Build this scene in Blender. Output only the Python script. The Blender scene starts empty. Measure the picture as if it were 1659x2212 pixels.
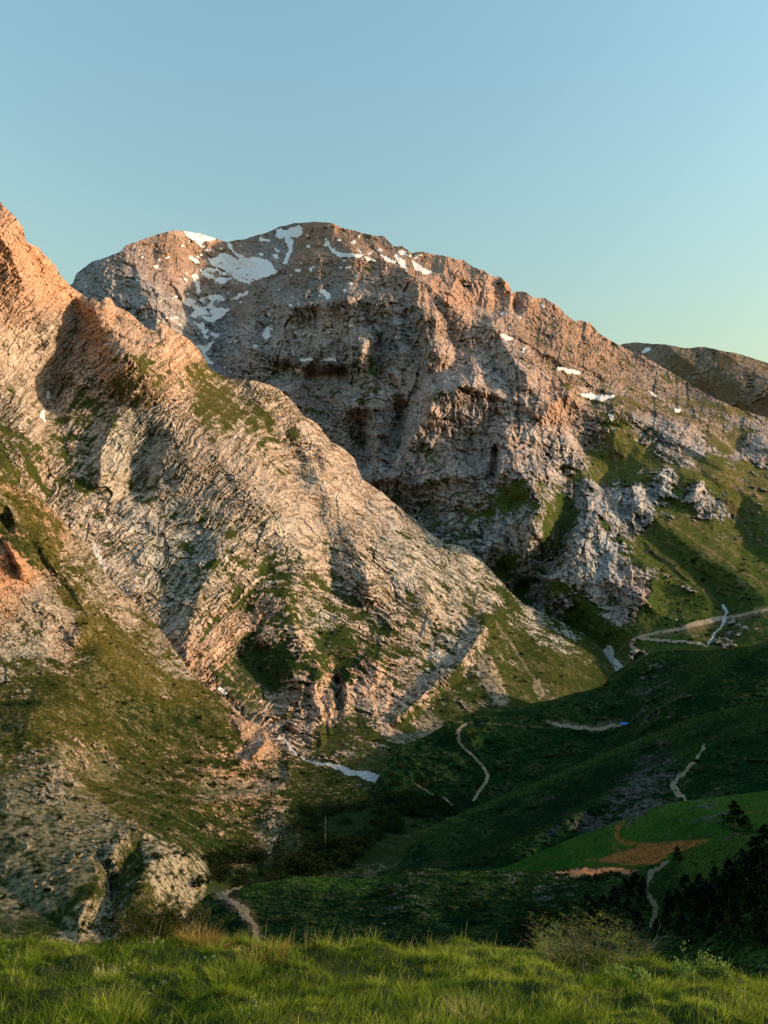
import bpy, math, random, time
import numpy as np
from mathutils import Vector, Matrix
T0 = time.time()
sc = bpy.context.scene
COL = sc.collection

# ---------------------------------------------------------------- camera
W, H, F = 1659.0, 2212.0, 1750.0          # working frame units (photo scaled to 1659 x 2212)
PITCH = math.radians(4.7)
cam_d = bpy.data.cameras.new('camera')
cam = bpy.data.objects.new('camera', cam_d)
COL.objects.link(cam)
cam.location = (0, 0, 0)
cam.rotation_euler = (math.radians(90) + PITCH, 0, 0)
cam_d.sensor_fit = 'VERTICAL'
cam_d.sensor_height = 36.0
cam_d.lens = 36.0 * F / H
cam_d.clip_start = 0.1
cam_d.clip_end = 60000
sc.camera = cam

# ---------------------------------------------------------------- world, sun, exposure
SUN_EL, SUN_AZ = math.radians(14.0), math.radians(89.0)    # azimuth clockwise from the view direction (+Y)
world = bpy.data.worlds.new('World')
sc.world = world
world.use_nodes = True
wn = world.node_tree.nodes
wl = world.node_tree.links
sky = wn.new('ShaderNodeTexSky')
sky.sky_type = 'NISHITA'
sky.sun_disc = False
sky.sun_elevation = SUN_EL
sky.sun_rotation = SUN_AZ
sky.altitude = 1800
sky.air_density = 3.6
sky.dust_density = 10.0
sky.ozone_density = 6.2
bg = wn['Background']
bg.inputs['Strength'].default_value = 0.127
wl.new(sky.outputs[0], bg.inputs[0])
sd = bpy.data.lights.new('sun', 'SUN')
sd.energy = 2.3
sd.angle = math.radians(1.5)
sd.color = (1.0, 0.69, 0.43)
sun = bpy.data.objects.new('sun', sd)
COL.objects.link(sun)
sdir = Vector((math.sin(SUN_AZ) * math.cos(SUN_EL), math.cos(SUN_AZ) * math.cos(SUN_EL), math.sin(SUN_EL)))
sun.rotation_euler = sdir.to_track_quat('Z', 'Y').to_euler()
sun.location = (0, 0, 50)
sc.view_settings.view_transform = 'Standard'
sc.view_settings.look = 'None'
sc.view_settings.exposure = 1.58
sc.view_settings.gamma = 1.0
sc.view_settings.use_curve_mapping = False
sc.render.engine = 'CYCLES'
sc.cycles.max_bounces = 4
sc.cycles.diffuse_bounces = 3
sc.cycles.transparent_max_bounces = 4

# ---------------------------------------------------------------- numeric helpers
f32 = np.float32
_r = np.random.RandomState(11)
PERM = np.concatenate([_r.permutation(256)] * 3).astype(np.int32)
G3 = _r.normal(size=(256, 3)).astype(f32)
G3 /= np.linalg.norm(G3, axis=1)[:, None]


def perlin(x, y, z):
    xi = np.floor(x); yi = np.floor(y); zi = np.floor(z)
    xf = (x - xi).astype(f32); yf = (y - yi).astype(f32); zf = (z - zi).astype(f32)
    xi = xi.astype(np.int32) & 255; yi = yi.astype(np.int32) & 255; zi = zi.astype(np.int32) & 255
    u = xf * xf * xf * (xf * (xf * 6 - 15) + 10)
    v = yf * yf * yf * (yf * (yf * 6 - 15) + 10)
    w = zf * zf * zf * (zf * (zf * 6 - 15) + 10)

    def g(i, j, k):
        h = PERM[PERM[PERM[xi + i] + yi + j] + zi + k]
        q = G3[h]
        return q[:, 0] * (xf - i) + q[:, 1] * (yf - j) + q[:, 2] * (zf - k)
    a = g(0, 0, 0); b = g(1, 0, 0); a += u * (b - a)
    c = g(0, 1, 0); d = g(1, 1, 0); c += u * (d - c)
    a += v * (c - a)
    e = g(0, 0, 1); b = g(1, 0, 1); e += u * (b - e)
    c = g(0, 1, 1); d = g(1, 1, 1); c += u * (d - c)
    e += v * (c - e)
    return (a + w * (e - a)) * 1.6


def fbm(P, wl_, octv=4, gain=0.5, off=0.0, sx=1.0, sy=1.0, sz=1.0):
    s = np.zeros(len(P), f32); a = 1.0; fr = 1.0 / wl_
    for k in range(octv):
        s += a * perlin(P[:, 0] * fr * sx + off + 7.3 * k, P[:, 1] * fr * sy + 3.1 * k, P[:, 2] * fr * sz + 1.7 * k + off)
        a *= gain; fr *= 2.03
    return s


def ridged(P, wl_, octv=4, gain=0.5, off=0.0, sx=1.0, sy=1.0, sz=1.0):
    s = np.zeros(len(P), f32); a = 1.0; fr = 1.0 / wl_; wgt = 1.0
    for k in range(octv):
        n = 1 - np.abs(perlin(P[:, 0] * fr * sx + off + 5.3 * k, P[:, 1] * fr * sy + 2.1 * k, P[:, 2] * fr * sz + 9.7 * k + off)) * 1.4
        n = n * n * wgt
        s += a * n
        wgt = np.clip(n * 1.3, 0, 1)
        a *= gain; fr *= 2.07
    return s


def sstep(a, b, x):
    t = np.clip((x - a) / (b - a), 0, 1)
    return t * t * (3 - 2 * t)


def tps(ctl, px, py):
    c = np.array(ctl, float)
    X = c[:, :2] / 500.0; n = len(X)
    d = ((X[:, None] - X[None]) ** 2).sum(-1)
    K = 0.5 * d * np.log(d + 1e-12) + np.eye(n) * 0.004
    A = np.zeros((n + 3, n + 3)); A[:n, :n] = K
    A[:n, n] = 1; A[:n, n + 1:] = X; A[n, :n] = 1; A[n + 1:, :n] = X.T
    w = np.linalg.solve(A, np.concatenate([np.log(c[:, 2]), np.zeros(3)]))
    qx, qy = px / 500.0, py / 500.0
    out = w[n] + w[n + 1] * qx + w[n + 2] * qy
    for i in range(n):
        d = (qx - X[i, 0]) ** 2 + (qy - X[i, 1]) ** 2
        out += w[i] * 0.5 * d * np.log(d + 1e-12)
    return np.exp(out)


def idw(pts, px, py, power=3.0):
    num = np.zeros(len(px), f32); den = np.zeros(len(px), f32)
    for x, y, v in pts:
        w = 1.0 / (((px - x) ** 2 + (py - y) ** 2) + 150.0) ** (power / 2)
        num += w * v; den += w
    return num / den


def seg_field(pts, px, py):
    """distance, side (+ = right of the line as seen walking along it) and parameter 0..1 for a polyline"""
    best = np.full(len(px), 1e9, f32); side = np.zeros(len(px), f32); par = np.zeros(len(px), f32)
    L = [0.0]
    for i in range(len(pts) - 1):
        L.append(L[-1] + math.hypot(pts[i + 1][0] - pts[i][0], pts[i + 1][1] - pts[i][1]))
    for i in range(len(pts) - 1):
        ax, ay = pts[i][:2]; bx, by = pts[i + 1][:2]
        dx, dy = bx - ax, by - ay; l2 = dx * dx + dy * dy
        t = np.clip(((px - ax) * dx + (py - ay) * dy) / l2, 0, 1)
        d = np.hypot(px - ax - t * dx, py - ay - t * dy)
        m = d < best
        best[m] = d[m]
        side[m] = np.clip((dx * (py - ay) - dy * (px - ax)) / (math.sqrt(l2) * d + 1e-3), -1, 1)[m]
        par[m] = ((L[i] + t * math.sqrt(l2)) / L[-1])[m]
    return best, side, par


def poly_in(poly, px, py, feather=6.0):
    inside = np.zeros(len(px), bool); n = len(poly)
    dmin = np.full(len(px), 1e9, f32)
    for i in range(n):
        x0, y0 = poly[i]; x1, y1 = poly[(i + 1) % n]
        if y0 != y1:
            c = ((y0 > py) != (y1 > py)) & (px < (x1 - x0) * (py - y0) / (y1 - y0) + x0)
            inside ^= c
        dx, dy = x1 - x0, y1 - y0; l2 = dx * dx + dy * dy + 1e-9
        t = np.clip(((px - x0) * dx + (py - y0) * dy) / l2, 0, 1)
        dmin = np.minimum(dmin, np.hypot(px - x0 - t * dx, py - y0 - t * dy))
    sd_ = np.where(inside, dmin, -dmin)
    return sstep(-feather, feather, sd_)


def boxed(fn, shapes_xy, margin, px, py):
    xs = [p[0] for p in shapes_xy]; ys = [p[1] for p in shapes_xy]
    return np.nonzero((px > min(xs) - margin) & (px < max(xs) + margin) & (py > min(ys) - margin) & (py < max(ys) + margin))[0]


CP, SP = math.cos(PITCH), math.sin(PITCH)


def rays(px, py):
    """azimuth direction (x, y of unit ground vector) and tan(elevation)"""
    cx = px - W / 2; cy = -(py - H / 2)
    fx = cx; fy = F * CP - cy * SP; fz = F * SP + cy * CP
    g = np.hypot(fx, fy)
    return fx / g, fy / g, fz / g


def to_px(x, y, z):
    d = y * CP + z * SP
    u = -y * SP + z * CP
    return W / 2 + F * x / d, H / 2 - F * u / d


# ---------------------------------------------------------------- materials
def new_mat(name):
    m = bpy.data.materials.new(name); m.use_nodes = True
    nt = m.node_tree
    b = nt.nodes['Principled BSDF']
    b.inputs['Roughness'].default_value = 0.95
    b.inputs['Specular IOR Level'].default_value = 0.0
    return m, nt, b


def nd(nt, t, **kw):
    n = nt.nodes.new(t)
    for k, v in kw.items():
        if k in n.inputs.keys():
            n.inputs[k].default_value = v
        else:
            setattr(n, k, v)
    return n


def mixc(nt, fac, a, b, mode='MIX'):
    n = nt.nodes.new('ShaderNodeMix'); n.data_type = 'RGBA'; n.blend_type = mode
    for s, v in ((n.inputs[0], fac), (n.inputs[6], a), (n.inputs[7], b)):
        if isinstance(v, (int, float)):
            s.default_value = v
        elif isinstance(v, tuple):
            s.default_value = (v[0], v[1], v[2], 1)
        else:
            nt.links.new(v, s)
    return n.outputs[2]


def ramp(nt, src, stops):
    n = nt.nodes.new('ShaderNodeValToRGB')
    els = n.color_ramp.elements
    while len(els) < len(stops):
        els.new(0.5)
    for e, (p, c) in zip(els, stops):
        e.position = p; e.color = (c[0], c[1], c[2], 1) if isinstance(c, tuple) else (c, c, c, 1)
    nt.links.new(src, n.inputs[0])
    return n.outputs[0]


def noise(nt, co, scale, detail=4, rough=0.6, dist=0.0):
    n = nd(nt, 'ShaderNodeTexNoise', Scale=scale, Detail=detail, Roughness=rough, Distortion=dist)
    nt.links.new(co, n.inputs['Vector'])
    return n.outputs['Fac']


def terrain_mat(name, px_m, rock_l=(.60, .555, .48), rock_d=(.24, .225, .195), warm=(.58, .29, .16),
                grass_a=(.036, .056, .014), grass_b=(.105, .095, .030), soil=(.34, .27, .20), shrub=(.018, .030, .012), bump=1.0, bedding=0.0):
    """px_m: metres that one picture pixel covers at the middle of the layer."""
    m, nt, b = new_mat(name)
    tc = nt.nodes.new('ShaderNodeTexCoord'); co = tc.outputs['Object']
    at = nd(nt, 'ShaderNodeAttribute', attribute_name='mask')
    sp = nt.nodes.new('ShaderNodeSeparateColor'); nt.links.new(at.outputs['Color'], sp.inputs[0])
    at2 = nd(nt, 'ShaderNodeAttribute', attribute_name='tone')
    sp2 = nt.nodes.new('ShaderNodeSeparateColor'); nt.links.new(at2.outputs['Color'], sp2.inputs[0])
    n1 = noise(nt, co, 1 / (px_m * 4), 5, .7)
    n2 = noise(nt, co, 1 / (px_m * 40), 4, .6)
    n3 = noise(nt, co, 1 / (px_m * 2), 2, .7)
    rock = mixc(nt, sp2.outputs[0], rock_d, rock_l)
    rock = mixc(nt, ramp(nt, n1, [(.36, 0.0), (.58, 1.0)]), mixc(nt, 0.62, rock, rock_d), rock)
    if bedding:
        cb = nt.nodes.new('ShaderNodeCombineXYZ')
        nt.links.new(sp2.outputs[2], cb.inputs[0]); nt.links.new(at2.outputs['Alpha'], cb.inputs[1])
        nb_ = noise(nt, cb.outputs[0], 1.6, 3, .7, .4)
        rock = mixc(nt, ramp(nt, nb_, [(.40, bedding), (.50, 0.0)]), rock, tuple(.5 * v for v in rock_d))
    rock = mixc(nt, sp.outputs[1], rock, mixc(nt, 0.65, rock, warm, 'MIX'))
    ga = mixc(nt, ramp(nt, n2, [(.35, 0.0), (.65, 1.0)]), grass_a, tuple(.75 * v for v in grass_a))
    grass = mixc(nt, sp.outputs[3] if False else at.outputs['Alpha'], ga, grass_b)
    grass = mixc(nt, ramp(nt, n3, [(.35, 0.0), (.68, .85)]), grass, tuple(.38 * v for v in grass_a))
    grass = mixc(nt, ramp(nt, n1, [(.50, 0.0), (.62, .55)]), grass, tuple(.5 * v for v in grass_a))
    c = mixc(nt, sp.outputs[0], grass, rock)
    so = mixc(nt, ramp(nt, n1, [(.3, 0.0), (.7, 1.0)]), tuple(.62 * v for v in soil), soil)
    c = mixc(nt, sp.outputs[2], c, so)
    c = mixc(nt, sp2.outputs[1], c, shrub)
    nt.links.new(c, b.inputs['Base Color'])
    bp = nd(nt, 'ShaderNodeBump', Strength=0.6, Distance=px_m * 1.6 * bump)
    nt.links.new(n1, bp.inputs['Height'])
    nt.links.new(bp.outputs[0], b.inputs['Normal'])
    return m


def plain_mat(name, c1, c2, px_m, rough=.95, bump=0.5, sss=False, spec=.15):
    m, nt, b = new_mat(name)
    b.inputs['Roughness'].default_value = rough
    b.inputs['Specular IOR Level'].default_value = spec
    tc = nt.nodes.new('ShaderNodeTexCoord'); co = tc.outputs['Object']
    n1 = noise(nt, co, 1 / (px_m * 5), 5, .65)
    nt.links.new(ramp(nt, n1, [(.35, c1), (.65, c2)]), b.inputs['Base Color'])
    bp = nd(nt, 'ShaderNodeBump', Strength=bump, Distance=px_m)
    nt.links.new(n1, bp.inputs['Height']); nt.links.new(bp.outputs[0], b.inputs['Normal'])
    return m


# ---------------------------------------------------------------- terrain layer engine
def tag(o, label=None, cat=None, group=None, kind=None):
    if label: o['label'] = label
    if cat: o['category'] = cat
    if group: o['group'] = group
    if kind: o['kind'] = kind
    return o


def mesh_np(name, V, Q, mat, smooth=False, attrs=None, tri=False):
    k = 3 if tri else 4
    me = bpy.data.meshes.new(name)
    me.vertices.add(len(V)); me.vertices.foreach_set('co', np.ascontiguousarray(V, f32).ravel())
    me.loops.add(len(Q) * k); me.loops.foreach_set('vertex_index', np.ascontiguousarray(Q, np.int32).ravel())
    me.polygons.add(len(Q))
    me.polygons.foreach_set('loop_start', np.arange(0, len(Q) * k, k, dtype=np.int32))
    sm = smooth if isinstance(smooth, np.ndarray) else np.full(len(Q), smooth)
    me.polygons.foreach_set('use_smooth', sm)
    me.update(calc_edges=True)
    if attrs:
        for an, av in attrs.items():
            a = me.color_attributes.new(an, 'FLOAT_COLOR', 'POINT')
            a.data.foreach_set('color', np.ascontiguousarray(av, f32).ravel())
    if mat: me.materials.append(mat)
    o = bpy.data.objects.new(name, me); COL.objects.link(o)
    return o


LAYERS = {}


class Layer:
    def __init__(s, name, x0, x1, crest, bottom, step, ctl, seed, crest_noise=2.0, back=None):
        s.name = name; s.seed = seed
        s.step = step
        xs = np.arange(x0, x1 + step, step)
        cr = np.array(crest, float); bt = np.array(bottom, float)
        top = np.interp(xs, cr[:, 0], cr[:, 1]); bot = np.interp(xs, bt[:, 0], bt[:, 1])
        q = np.stack([xs, xs * 0 + seed * 13.7, xs * 0], 1).astype(f32)
        top = top + crest_noise * fbm(q, 26.0, 4, .6)
        bot = np.maximum(bot, top + 4 * step)
        nr = int(math.ceil((bot.max() - top.min()) / step)) + 1
        s.nc, s.nr = len(xs), nr
        s.xs, s.top, s.bot = xs, top, bot
        s.PX = (np.repeat(xs[None], nr, 0)).ravel().astype(np.float64)
        s.y0 = top.min()
        s.PY = np.clip(s.y0 + np.arange(nr)[:, None] * step, top[None], bot[None]).ravel()
        s.ex, s.ey, s.te = rays(s.PX, s.PY)
        s.ctl = ctl
        s.R = tps(ctl, s.PX, s.PY)
        s.back = back or [(60, 50), (200, 180), (500, 420), (1200, 900)]
        n = len(s.PX)
        s.rock = np.zeros(n, f32); s.warm = np.zeros(n, f32); s.soil = np.zeros(n, f32); s.dry = np.zeros(n, f32)
        s.light = np.full(n, .7, f32); s.shrub = np.zeros(n, f32)
        s.region = np.zeros(n, np.int16)
        s.rname = {}
        s.mats = {}
        LAYERS[name] = s

    def pos(s, R=None):
        R = s.R if R is None else R
        return np.stack([s.ex * R, s.ey * R, s.te * R], 1).astype(f32)

    def warp(s, amt=8.0, wl_=60.0, seed=0):
        q = np.stack([s.PX, s.PY, s.PX * 0 + s.seed * 3.3 + seed], 1).astype(f32)
        return amt * fbm(q, wl_, 4, .6), amt * fbm(q, wl_, 4, .6, off=31.0)

    def ridge(s, pts, amp, wl_, wr, p=1.0, taper=(1.0, 1.0), wob=6.0):
        """tent along a polyline (towards the viewer if amp > 0); widths on the picture-left and picture-right side
        for a line drawn downwards"""
        idx = boxed(None, pts, max(wl_, wr) + 20, s.PX, s.PY)
        if not len(idx): return
        x, y = s.PX[idx] + s.wx[idx] * wob / 8, s.PY[idx] + s.wy[idx] * wob / 8
        d, sd_, t = seg_field(pts, x, y)
        w = wr + (wl_ - wr) * (sd_ * .5 + .5)          # walking down, positive cross = picture left
        h = np.clip(1 - d / w, 0, 1)
        h = h ** p
        k = taper[0] + (taper[1] - taper[0]) * t
        s.R[idx] -= amp * h * k

    def paint(s, arr, poly, val, feather=6.0, wob=8.0, amt=1.0):
        idx = boxed(None, poly, feather + 14, s.PX, s.PY)
        if not len(idx): return
        x, y = s.PX[idx] + s.wx[idx] * wob / 8, s.PY[idx] + s.wy[idx] * wob / 8
        m = poly_in(poly, x, y, feather) * amt
        arr[idx] += (val - arr[idx]) * m

    def line(s, arr, pts, val, width, feather=2.0, wob=2.0, amt=1.0):
        idx = boxed(None, pts, width + feather + 10, s.PX, s.PY)
        if not len(idx): return
        x, y = s.PX[idx] + s.wx[idx] * wob / 8, s.PY[idx] + s.wy[idx] * wob / 8
        d, _, t = seg_field(pts, x, y)
        if len(pts[0]) > 2:
            L = [0.0]
            for i in range(len(pts) - 1):
                L.append(L[-1] + math.hypot(pts[i + 1][0] - pts[i][0], pts[i + 1][1] - pts[i][1]))
            width = np.interp(t, np.array(L) / L[-1], [p[2] for p in pts])
        m = sstep(width / 2 + feather, width / 2 - feather, d) * amt
        arr[idx] += (val - arr[idx]) * m

    def mark_poly(s, rid, poly, wob=6.0, holes=0.0):
        idx = boxed(None, poly, 20, s.PX, s.PY)
        x, y = s.PX[idx] + s.wx2[idx] * wob / 8, s.PY[idx] + s.wy2[idx] * wob / 8
        m = poly_in(poly, x, y, 1.0) > .5
        if holes:
            m &= s.hole[idx] > holes
        s.region[idx[m]] = rid

    def mark_line(s, rid, pts, width, wob=2.0, holes=-9.0):
        idx = boxed(None, pts, width + 10, s.PX, s.PY)
        x, y = s.PX[idx] + s.wx2[idx] * wob / 8, s.PY[idx] + s.wy2[idx] * wob / 8
        d, _, t = seg_field(pts, x, y)
        if len(pts[0]) > 2:
            L = [0.0]
            for i in range(len(pts) - 1):
                L.append(L[-1] + math.hypot(pts[i + 1][0] - pts[i][0], pts[i + 1][1] - pts[i][1]))
            width = np.interp(t, np.array(L) / L[-1], [p[2] for p in pts])
        s.region[idx[(d < width / 2) & (s.hole[idx] > holes)]] = rid

    def prep(s):
        s.wx, s.wy = s.warp(8.0, 60.0)
        s.wx2, s.wy2 = s.warp(8.0, 24.0, 5)
        q = np.stack([s.PX, s.PY * 1.8, s.PX * 0 + s.seed], 1).astype(f32)
        s.hole = fbm(q, 22.0, 4, .6) * .5 + .5

    def at(s, px, py):
        """world point on the layer under a frame position"""
        i = int(np.clip(round((px - s.xs[0]) / s.step), 0, s.nc - 1))
        j = int(np.clip(round((min(max(py, s.top[i]), s.bot[i]) - s.y0) / s.step), 0, s.nr - 1))
        k = j * s.nc + i
        return Vector((float(s.ex[k] * s.R[k]), float(s.ey[k] * s.R[k]), float(s.te[k] * s.R[k]))), float(s.R[k])

    def build(s, mat, smooth_rock=False, hide=None):
        nc, nr = s.nc, s.nr
        V = s.pos()
        # far side behind the crest
        back = []
        c0 = V[:nc]
        g = np.stack([s.ex[:nc], s.ey[:nc]], 1)
        for dr, dz in s.back:
            b = c0.copy(); b[:, :2] += g * dr; b[:, 2] -= dz
            back.append(b)
        back = np.concatenate(back[::-1]); nb = len(s.back)
        Vall = np.concatenate([back, V]).astype(f32)
        NR = nr + nb
        idx = np.arange(NR * nc, dtype=np.int32).reshape(NR, nc)
        a = idx[:-1, :-1].ravel(); b = idx[:-1, 1:].ravel(); c = idx[1:, 1:].ravel(); d = idx[1:, :-1].ravel()
        Q = np.stack([a, d, c, b], 1)
        yy = np.concatenate([-1.0 - np.arange(nb)[::-1].repeat(nc), s.PY])
        Q = Q[(yy[Q[:, 0]] != yy[Q[:, 1]]) | (yy[Q[:, 3]] != yy[Q[:, 2]])]
        reg = np.concatenate([np.zeros(nb * nc, np.int16), s.region])
        if hide is not None:
            hd = np.concatenate([np.zeros(nb * nc, bool), hide])
            keep = ~(hd[Q].all(1))
            Q = Q[keep]

        def ext(arr):
            return np.concatenate([np.tile(arr[:nc], nb), arr])
        rock, warm, soil, dry = map(ext, (s.rock, s.warm, s.soil, s.dry))
        light, shrub = ext(s.light), ext(s.shrub)
        mask = np.stack([rock, warm, soil, dry], 1); tone = np.stack([light, shrub, ext(s.bedc), ext((s.PX / 60.0).astype(f32))], 1)
        rq = reg[Q]
        fr = np.where((rq > 0).sum(1) >= 2, rq.max(1), 0)
        out = {}
        for rid in np.unique(fr):
            q = Q[fr == rid]
            used, inv = np.unique(q.ravel(), return_inverse=True)
            q2 = inv.reshape(-1, 4)
            if rid == 0:
                sm = (rock[q].mean(1) < .35) | (soil[q].mean(1) > .5)
                o = mesh_np(s.name, Vall[used], q2, mat, sm, {'mask': mask[used], 'tone': tone[used]})
                tag(o, kind='structure')
                out[0] = o
            else:
                nm, m2, info = s.rname[int(rid)]
                o = mesh_np(nm, Vall[used], q2, m2, True)
                tag(o, **info)
                out[int(rid)] = o
        return out


def stamp(msg):
    print('%6.1fs %s' % (time.time() - T0, msg), flush=True)

# ---------------------------------------------------------------- detail recipe shared by the slopes
def cells(x, y, seed):
    """2-D cellular field: (offset to own centre x, y), three random numbers of the cell, distance to the border"""
    xi = np.floor(x).astype(np.int32); yi = np.floor(y).astype(np.int32)
    f1 = np.full(len(x), 9.0, f32); f2 = f1.copy(); ox = np.zeros(len(x), f32); oy = ox.copy(); hid = np.zeros(len(x), np.int32)
    for i in (-1, 0, 1):
        for j in (-1, 0, 1):
            h = PERM[PERM[(xi + i + seed * 17) & 255] + ((yi + j) & 255)]
            jx = xi + i + .5 + G3[h, 0] * .45 - x; jy = yi + j + .5 + G3[h, 1] * .45 - y
            d = (jx * jx + jy * jy).astype(f32)
            m = d < f1
            f2 = np.where(m, f1, np.minimum(f2, d))
            f1 = np.where(m, d, f1)
            ox[m] = jx[m]; oy[m] = jy[m]; hid[m] = h[m]
    return ox, oy, G3[(hid * 7 + 3) & 255], np.sqrt(f2) - np.sqrt(f1)


def facets(x, y, seed):
    ox, oy, g, e = cells(x, y, seed)
    return g[:, 0] * .8 * ox + g[:, 1] * .8 * oy + .45 * g[:, 2], e, g[:, 2]


def detail(L, rho, pxm, rough=1.0, big=(0, 0), bed=None, bed_a=0.0, lam=11.0, grass_rough=.25, tall=1.0, spots=.0, spot_wl=9.0, rock_n=.38, crack=1.0, vary=.5, mott=.5, flute=None):
    """rho: 0 grass .. 1 bare rock (a sketch of the ground cover); pxm: metres per frame unit; bed: bedding coordinate"""
    P = L.pos()
    if big[0]:
        L.R -= big[0] * (ridged(P, big[1], 3, .5, off=L.seed) - .9) * (.35 + .65 * rho)
        P = L.pos()
    X, Y = L.PX, L.PY
    q = np.stack([X, Y, X * 0 + L.seed * 5.1], 1).astype(f32)
    w1 = fbm(q, 90, 3, .5); w2 = fbm(q, 90, 3, .5, off=21.0)
    w3 = fbm(q, 22, 3, .6, off=41.0); w4 = fbm(q, 22, 3, .6, off=61.0)
    n_mid = fbm(P, pxm * 46, 4, .6, off=L.seed)
    n_fin = fbm(P, pxm * 8, 3, .65, off=L.seed + 5)
    st = 0; led = 0
    if bed is not None:
        b = (bed(X, Y) + 20 * w1 + 5 * w3) / lam
        z0 = b * 0
        along = (X - Y * .3) / 125
        st = perlin(b, along + w2 * .6, z0 + L.seed) + .6 * perlin(b * 2.1, along * 1.9, z0 + 4) + .45 * perlin(b * 4.3, along * 3.6, z0 + 8)
        saw = np.abs(perlin(b * 1.4, along * 1.4 + 7, z0 + 3))
        led = np.clip(1 - saw * 5, 0, 1) ** 1.5
    rock = sstep(.42, .58, rho + rock_n * n_mid + .20 * n_fin + bed_a * .20 * st - .10 * led)
    L.rock = rock.astype(f32)
    xa, ya = X + 14 * w1 + 3 * w3, Y + 14 * w2 + 3 * w4
    fA, eA, gA = facets(xa / 62, ya / (62 * tall), L.seed)
    fB, eB, gB = facets(xa / 25 + 7.3, ya / (25 * tall), L.seed + 1)
    fC, eC, gC = facets((X + 3 * w3) / 10, (Y + 3 * w4) / (10 * (1 + (tall - 1) * .5)), L.seed + 2)
    c1 = np.clip(1 - eB / .10, 0, 1); c2 = np.clip(1 - eC / .16, 0, 1)
    brk = sstep(-.3, .5, fbm(q, 40, 2, off=5.5))            # joints come and go
    c1 = c1 * brk; c2 = c2 * (.35 + .65 * brk)
    bm = np.clip(.75 + 1.0 * fbm(q, 170, 2, off=77.0), .2, 1.3)
    fs = 1.0 / (1 + 1.7 * np.maximum(bed_a * bm - .6, 0))
    bed_a = bed_a * bm
    dsp = (fA * 15 + fB * 8.5 * fs + fC * 3.2 * fs + n_mid * 5.0 + n_fin * 3.0 - c1 * 4.0 - c2 * 2.0) * pxm
    if flute is not None:
        xf = X + 10 * w1 + 3 * w3 + 5 * w4
        fl = 1 - np.abs(perlin(xf / 19, Y / 150 + w2 * .4, X * 0 + 5)) * 2.2
        fl2 = 1 - np.abs(perlin(xf / 7.5, Y / 60, X * 0 + 9)) * 2.2
        dsp = dsp + flute * (fl * 9 + fl2 * 3.0) * pxm
    if bed is not None:
        dsp = dsp + bed_a * (st * 5.0 - led * 5.5) * pxm
    L.R -= dsp * rough * rock
    L.dry = np.clip(L.dry + vary * (.45 * n_mid + .40 * n_fin), 0, 1.2).astype(f32)
    L.soil = np.clip(L.soil * np.clip(.75 + .9 * n_fin + .5 * n_mid, 0, 1.2) + vary * mott * sstep(.05, .8, n_fin * .8 + .6 * n_mid) * (1 - rock) * (L.soil < .3), 0, 1).astype(f32)
    L.shrub = L.shrub * np.clip(.80 + .9 * n_fin + .5 * n_mid, 0.25, 1)
    L.shrub = np.clip(L.shrub + vary * .5 * sstep(.1, .7, n_mid * .6 - n_fin * .7), 0, 1).astype(f32)
    L.R -= (n_mid * pxm * 5.0 + n_fin * pxm * 1.2) * grass_rough * (1 - rock)
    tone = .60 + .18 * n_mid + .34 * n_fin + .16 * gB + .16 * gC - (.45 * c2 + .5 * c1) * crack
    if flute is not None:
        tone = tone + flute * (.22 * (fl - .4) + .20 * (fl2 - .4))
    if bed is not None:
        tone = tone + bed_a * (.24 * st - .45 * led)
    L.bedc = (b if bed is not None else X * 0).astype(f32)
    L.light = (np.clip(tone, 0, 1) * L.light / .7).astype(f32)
    # low plants dotted over the turf; in rock joints, plants plus painted crack shade
    sp_ = perlin(P[:, 0] / (pxm * spot_wl), P[:, 1] / (pxm * spot_wl), P[:, 2] / (pxm * spot_wl * .7) + L.seed)
    dens = fbm(P, pxm * 150, 3, off=L.seed + 40)
    th = .52 - spots * (.35 + .4 * dens)
    dots = sstep(th, th + .10, sp_)
    joint = np.maximum(np.maximum(c1, c2 * .8), led * bed_a)
    L.shrub = np.clip(np.maximum(L.shrub, dots * .9 * (spots > 0)) + joint * rock * .75 * (1 - np.clip(rho * 1.5 - .75, 0, 1)), 0, 1).astype(f32)
    return P, n_mid, n_fin


# ================================================================ FAR RIDGE
M_SNOW = plain_mat('snow', (.68, .645, .62), (.86, .82, .79), 5.0, rough=.6, bump=.25, spec=.3)
M_FAR = terrain_mat('far_slope', 6.0, rock_l=(.30, .235, .18), rock_d=(.16, .12, .09), grass_a=(.15, .115, .065), grass_b=(.21, .155, .09))
A = Layer('far_ridge', 1300, 1860, [(1250, 790), (1330, 752), (1345, 743), (1370, 739), (1400, 742), (1440, 745), (1480, 752), (1520, 749), (1560, 757), (1600, 765), (1640, 778), (1659, 784), (1700, 800), (1860, 850)],
          [(1250, 900), (1860, 1060)], 2.2,
          [(1300, 760, 10800), (1480, 745, 10700), (1659, 785, 10500), (1860, 850, 10300), (1450, 830, 9700), (1560, 870, 9300), (1659, 900, 9000), (1500, 1000, 8700), (1860, 1000, 8600), (1860, 1060, 8400)], 1, 1.2)
A.prep()
A.ridge([(1440, 745), (1500, 790), (1580, 830), (1680, 860)], 260, 60, 60)
A.ridge([(1540, 752), (1600, 790), (1700, 830)], 200, 40, 40)
A.ridge([(1500, 830), (1570, 880), (1660, 905)], -260, 50, 60)
rho = idw([(1400, 745, .8), (1500, 755, .6), (1659, 790, .6), (1450, 800, .35), (1560, 860, .3), (1659, 840, .5), (1659, 900, .2)], A.PX, A.PY)
A.dry[:] = .6
detail(A, rho, 5.6, rough=.8, grass_rough=.5)
A.rname[1] = ('snow_patch', M_SNOW, dict(label='small snow patch just under the crest of the far brown ridge', cat='snow patch', group='snow patches on the mountains', kind='thing'))
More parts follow.
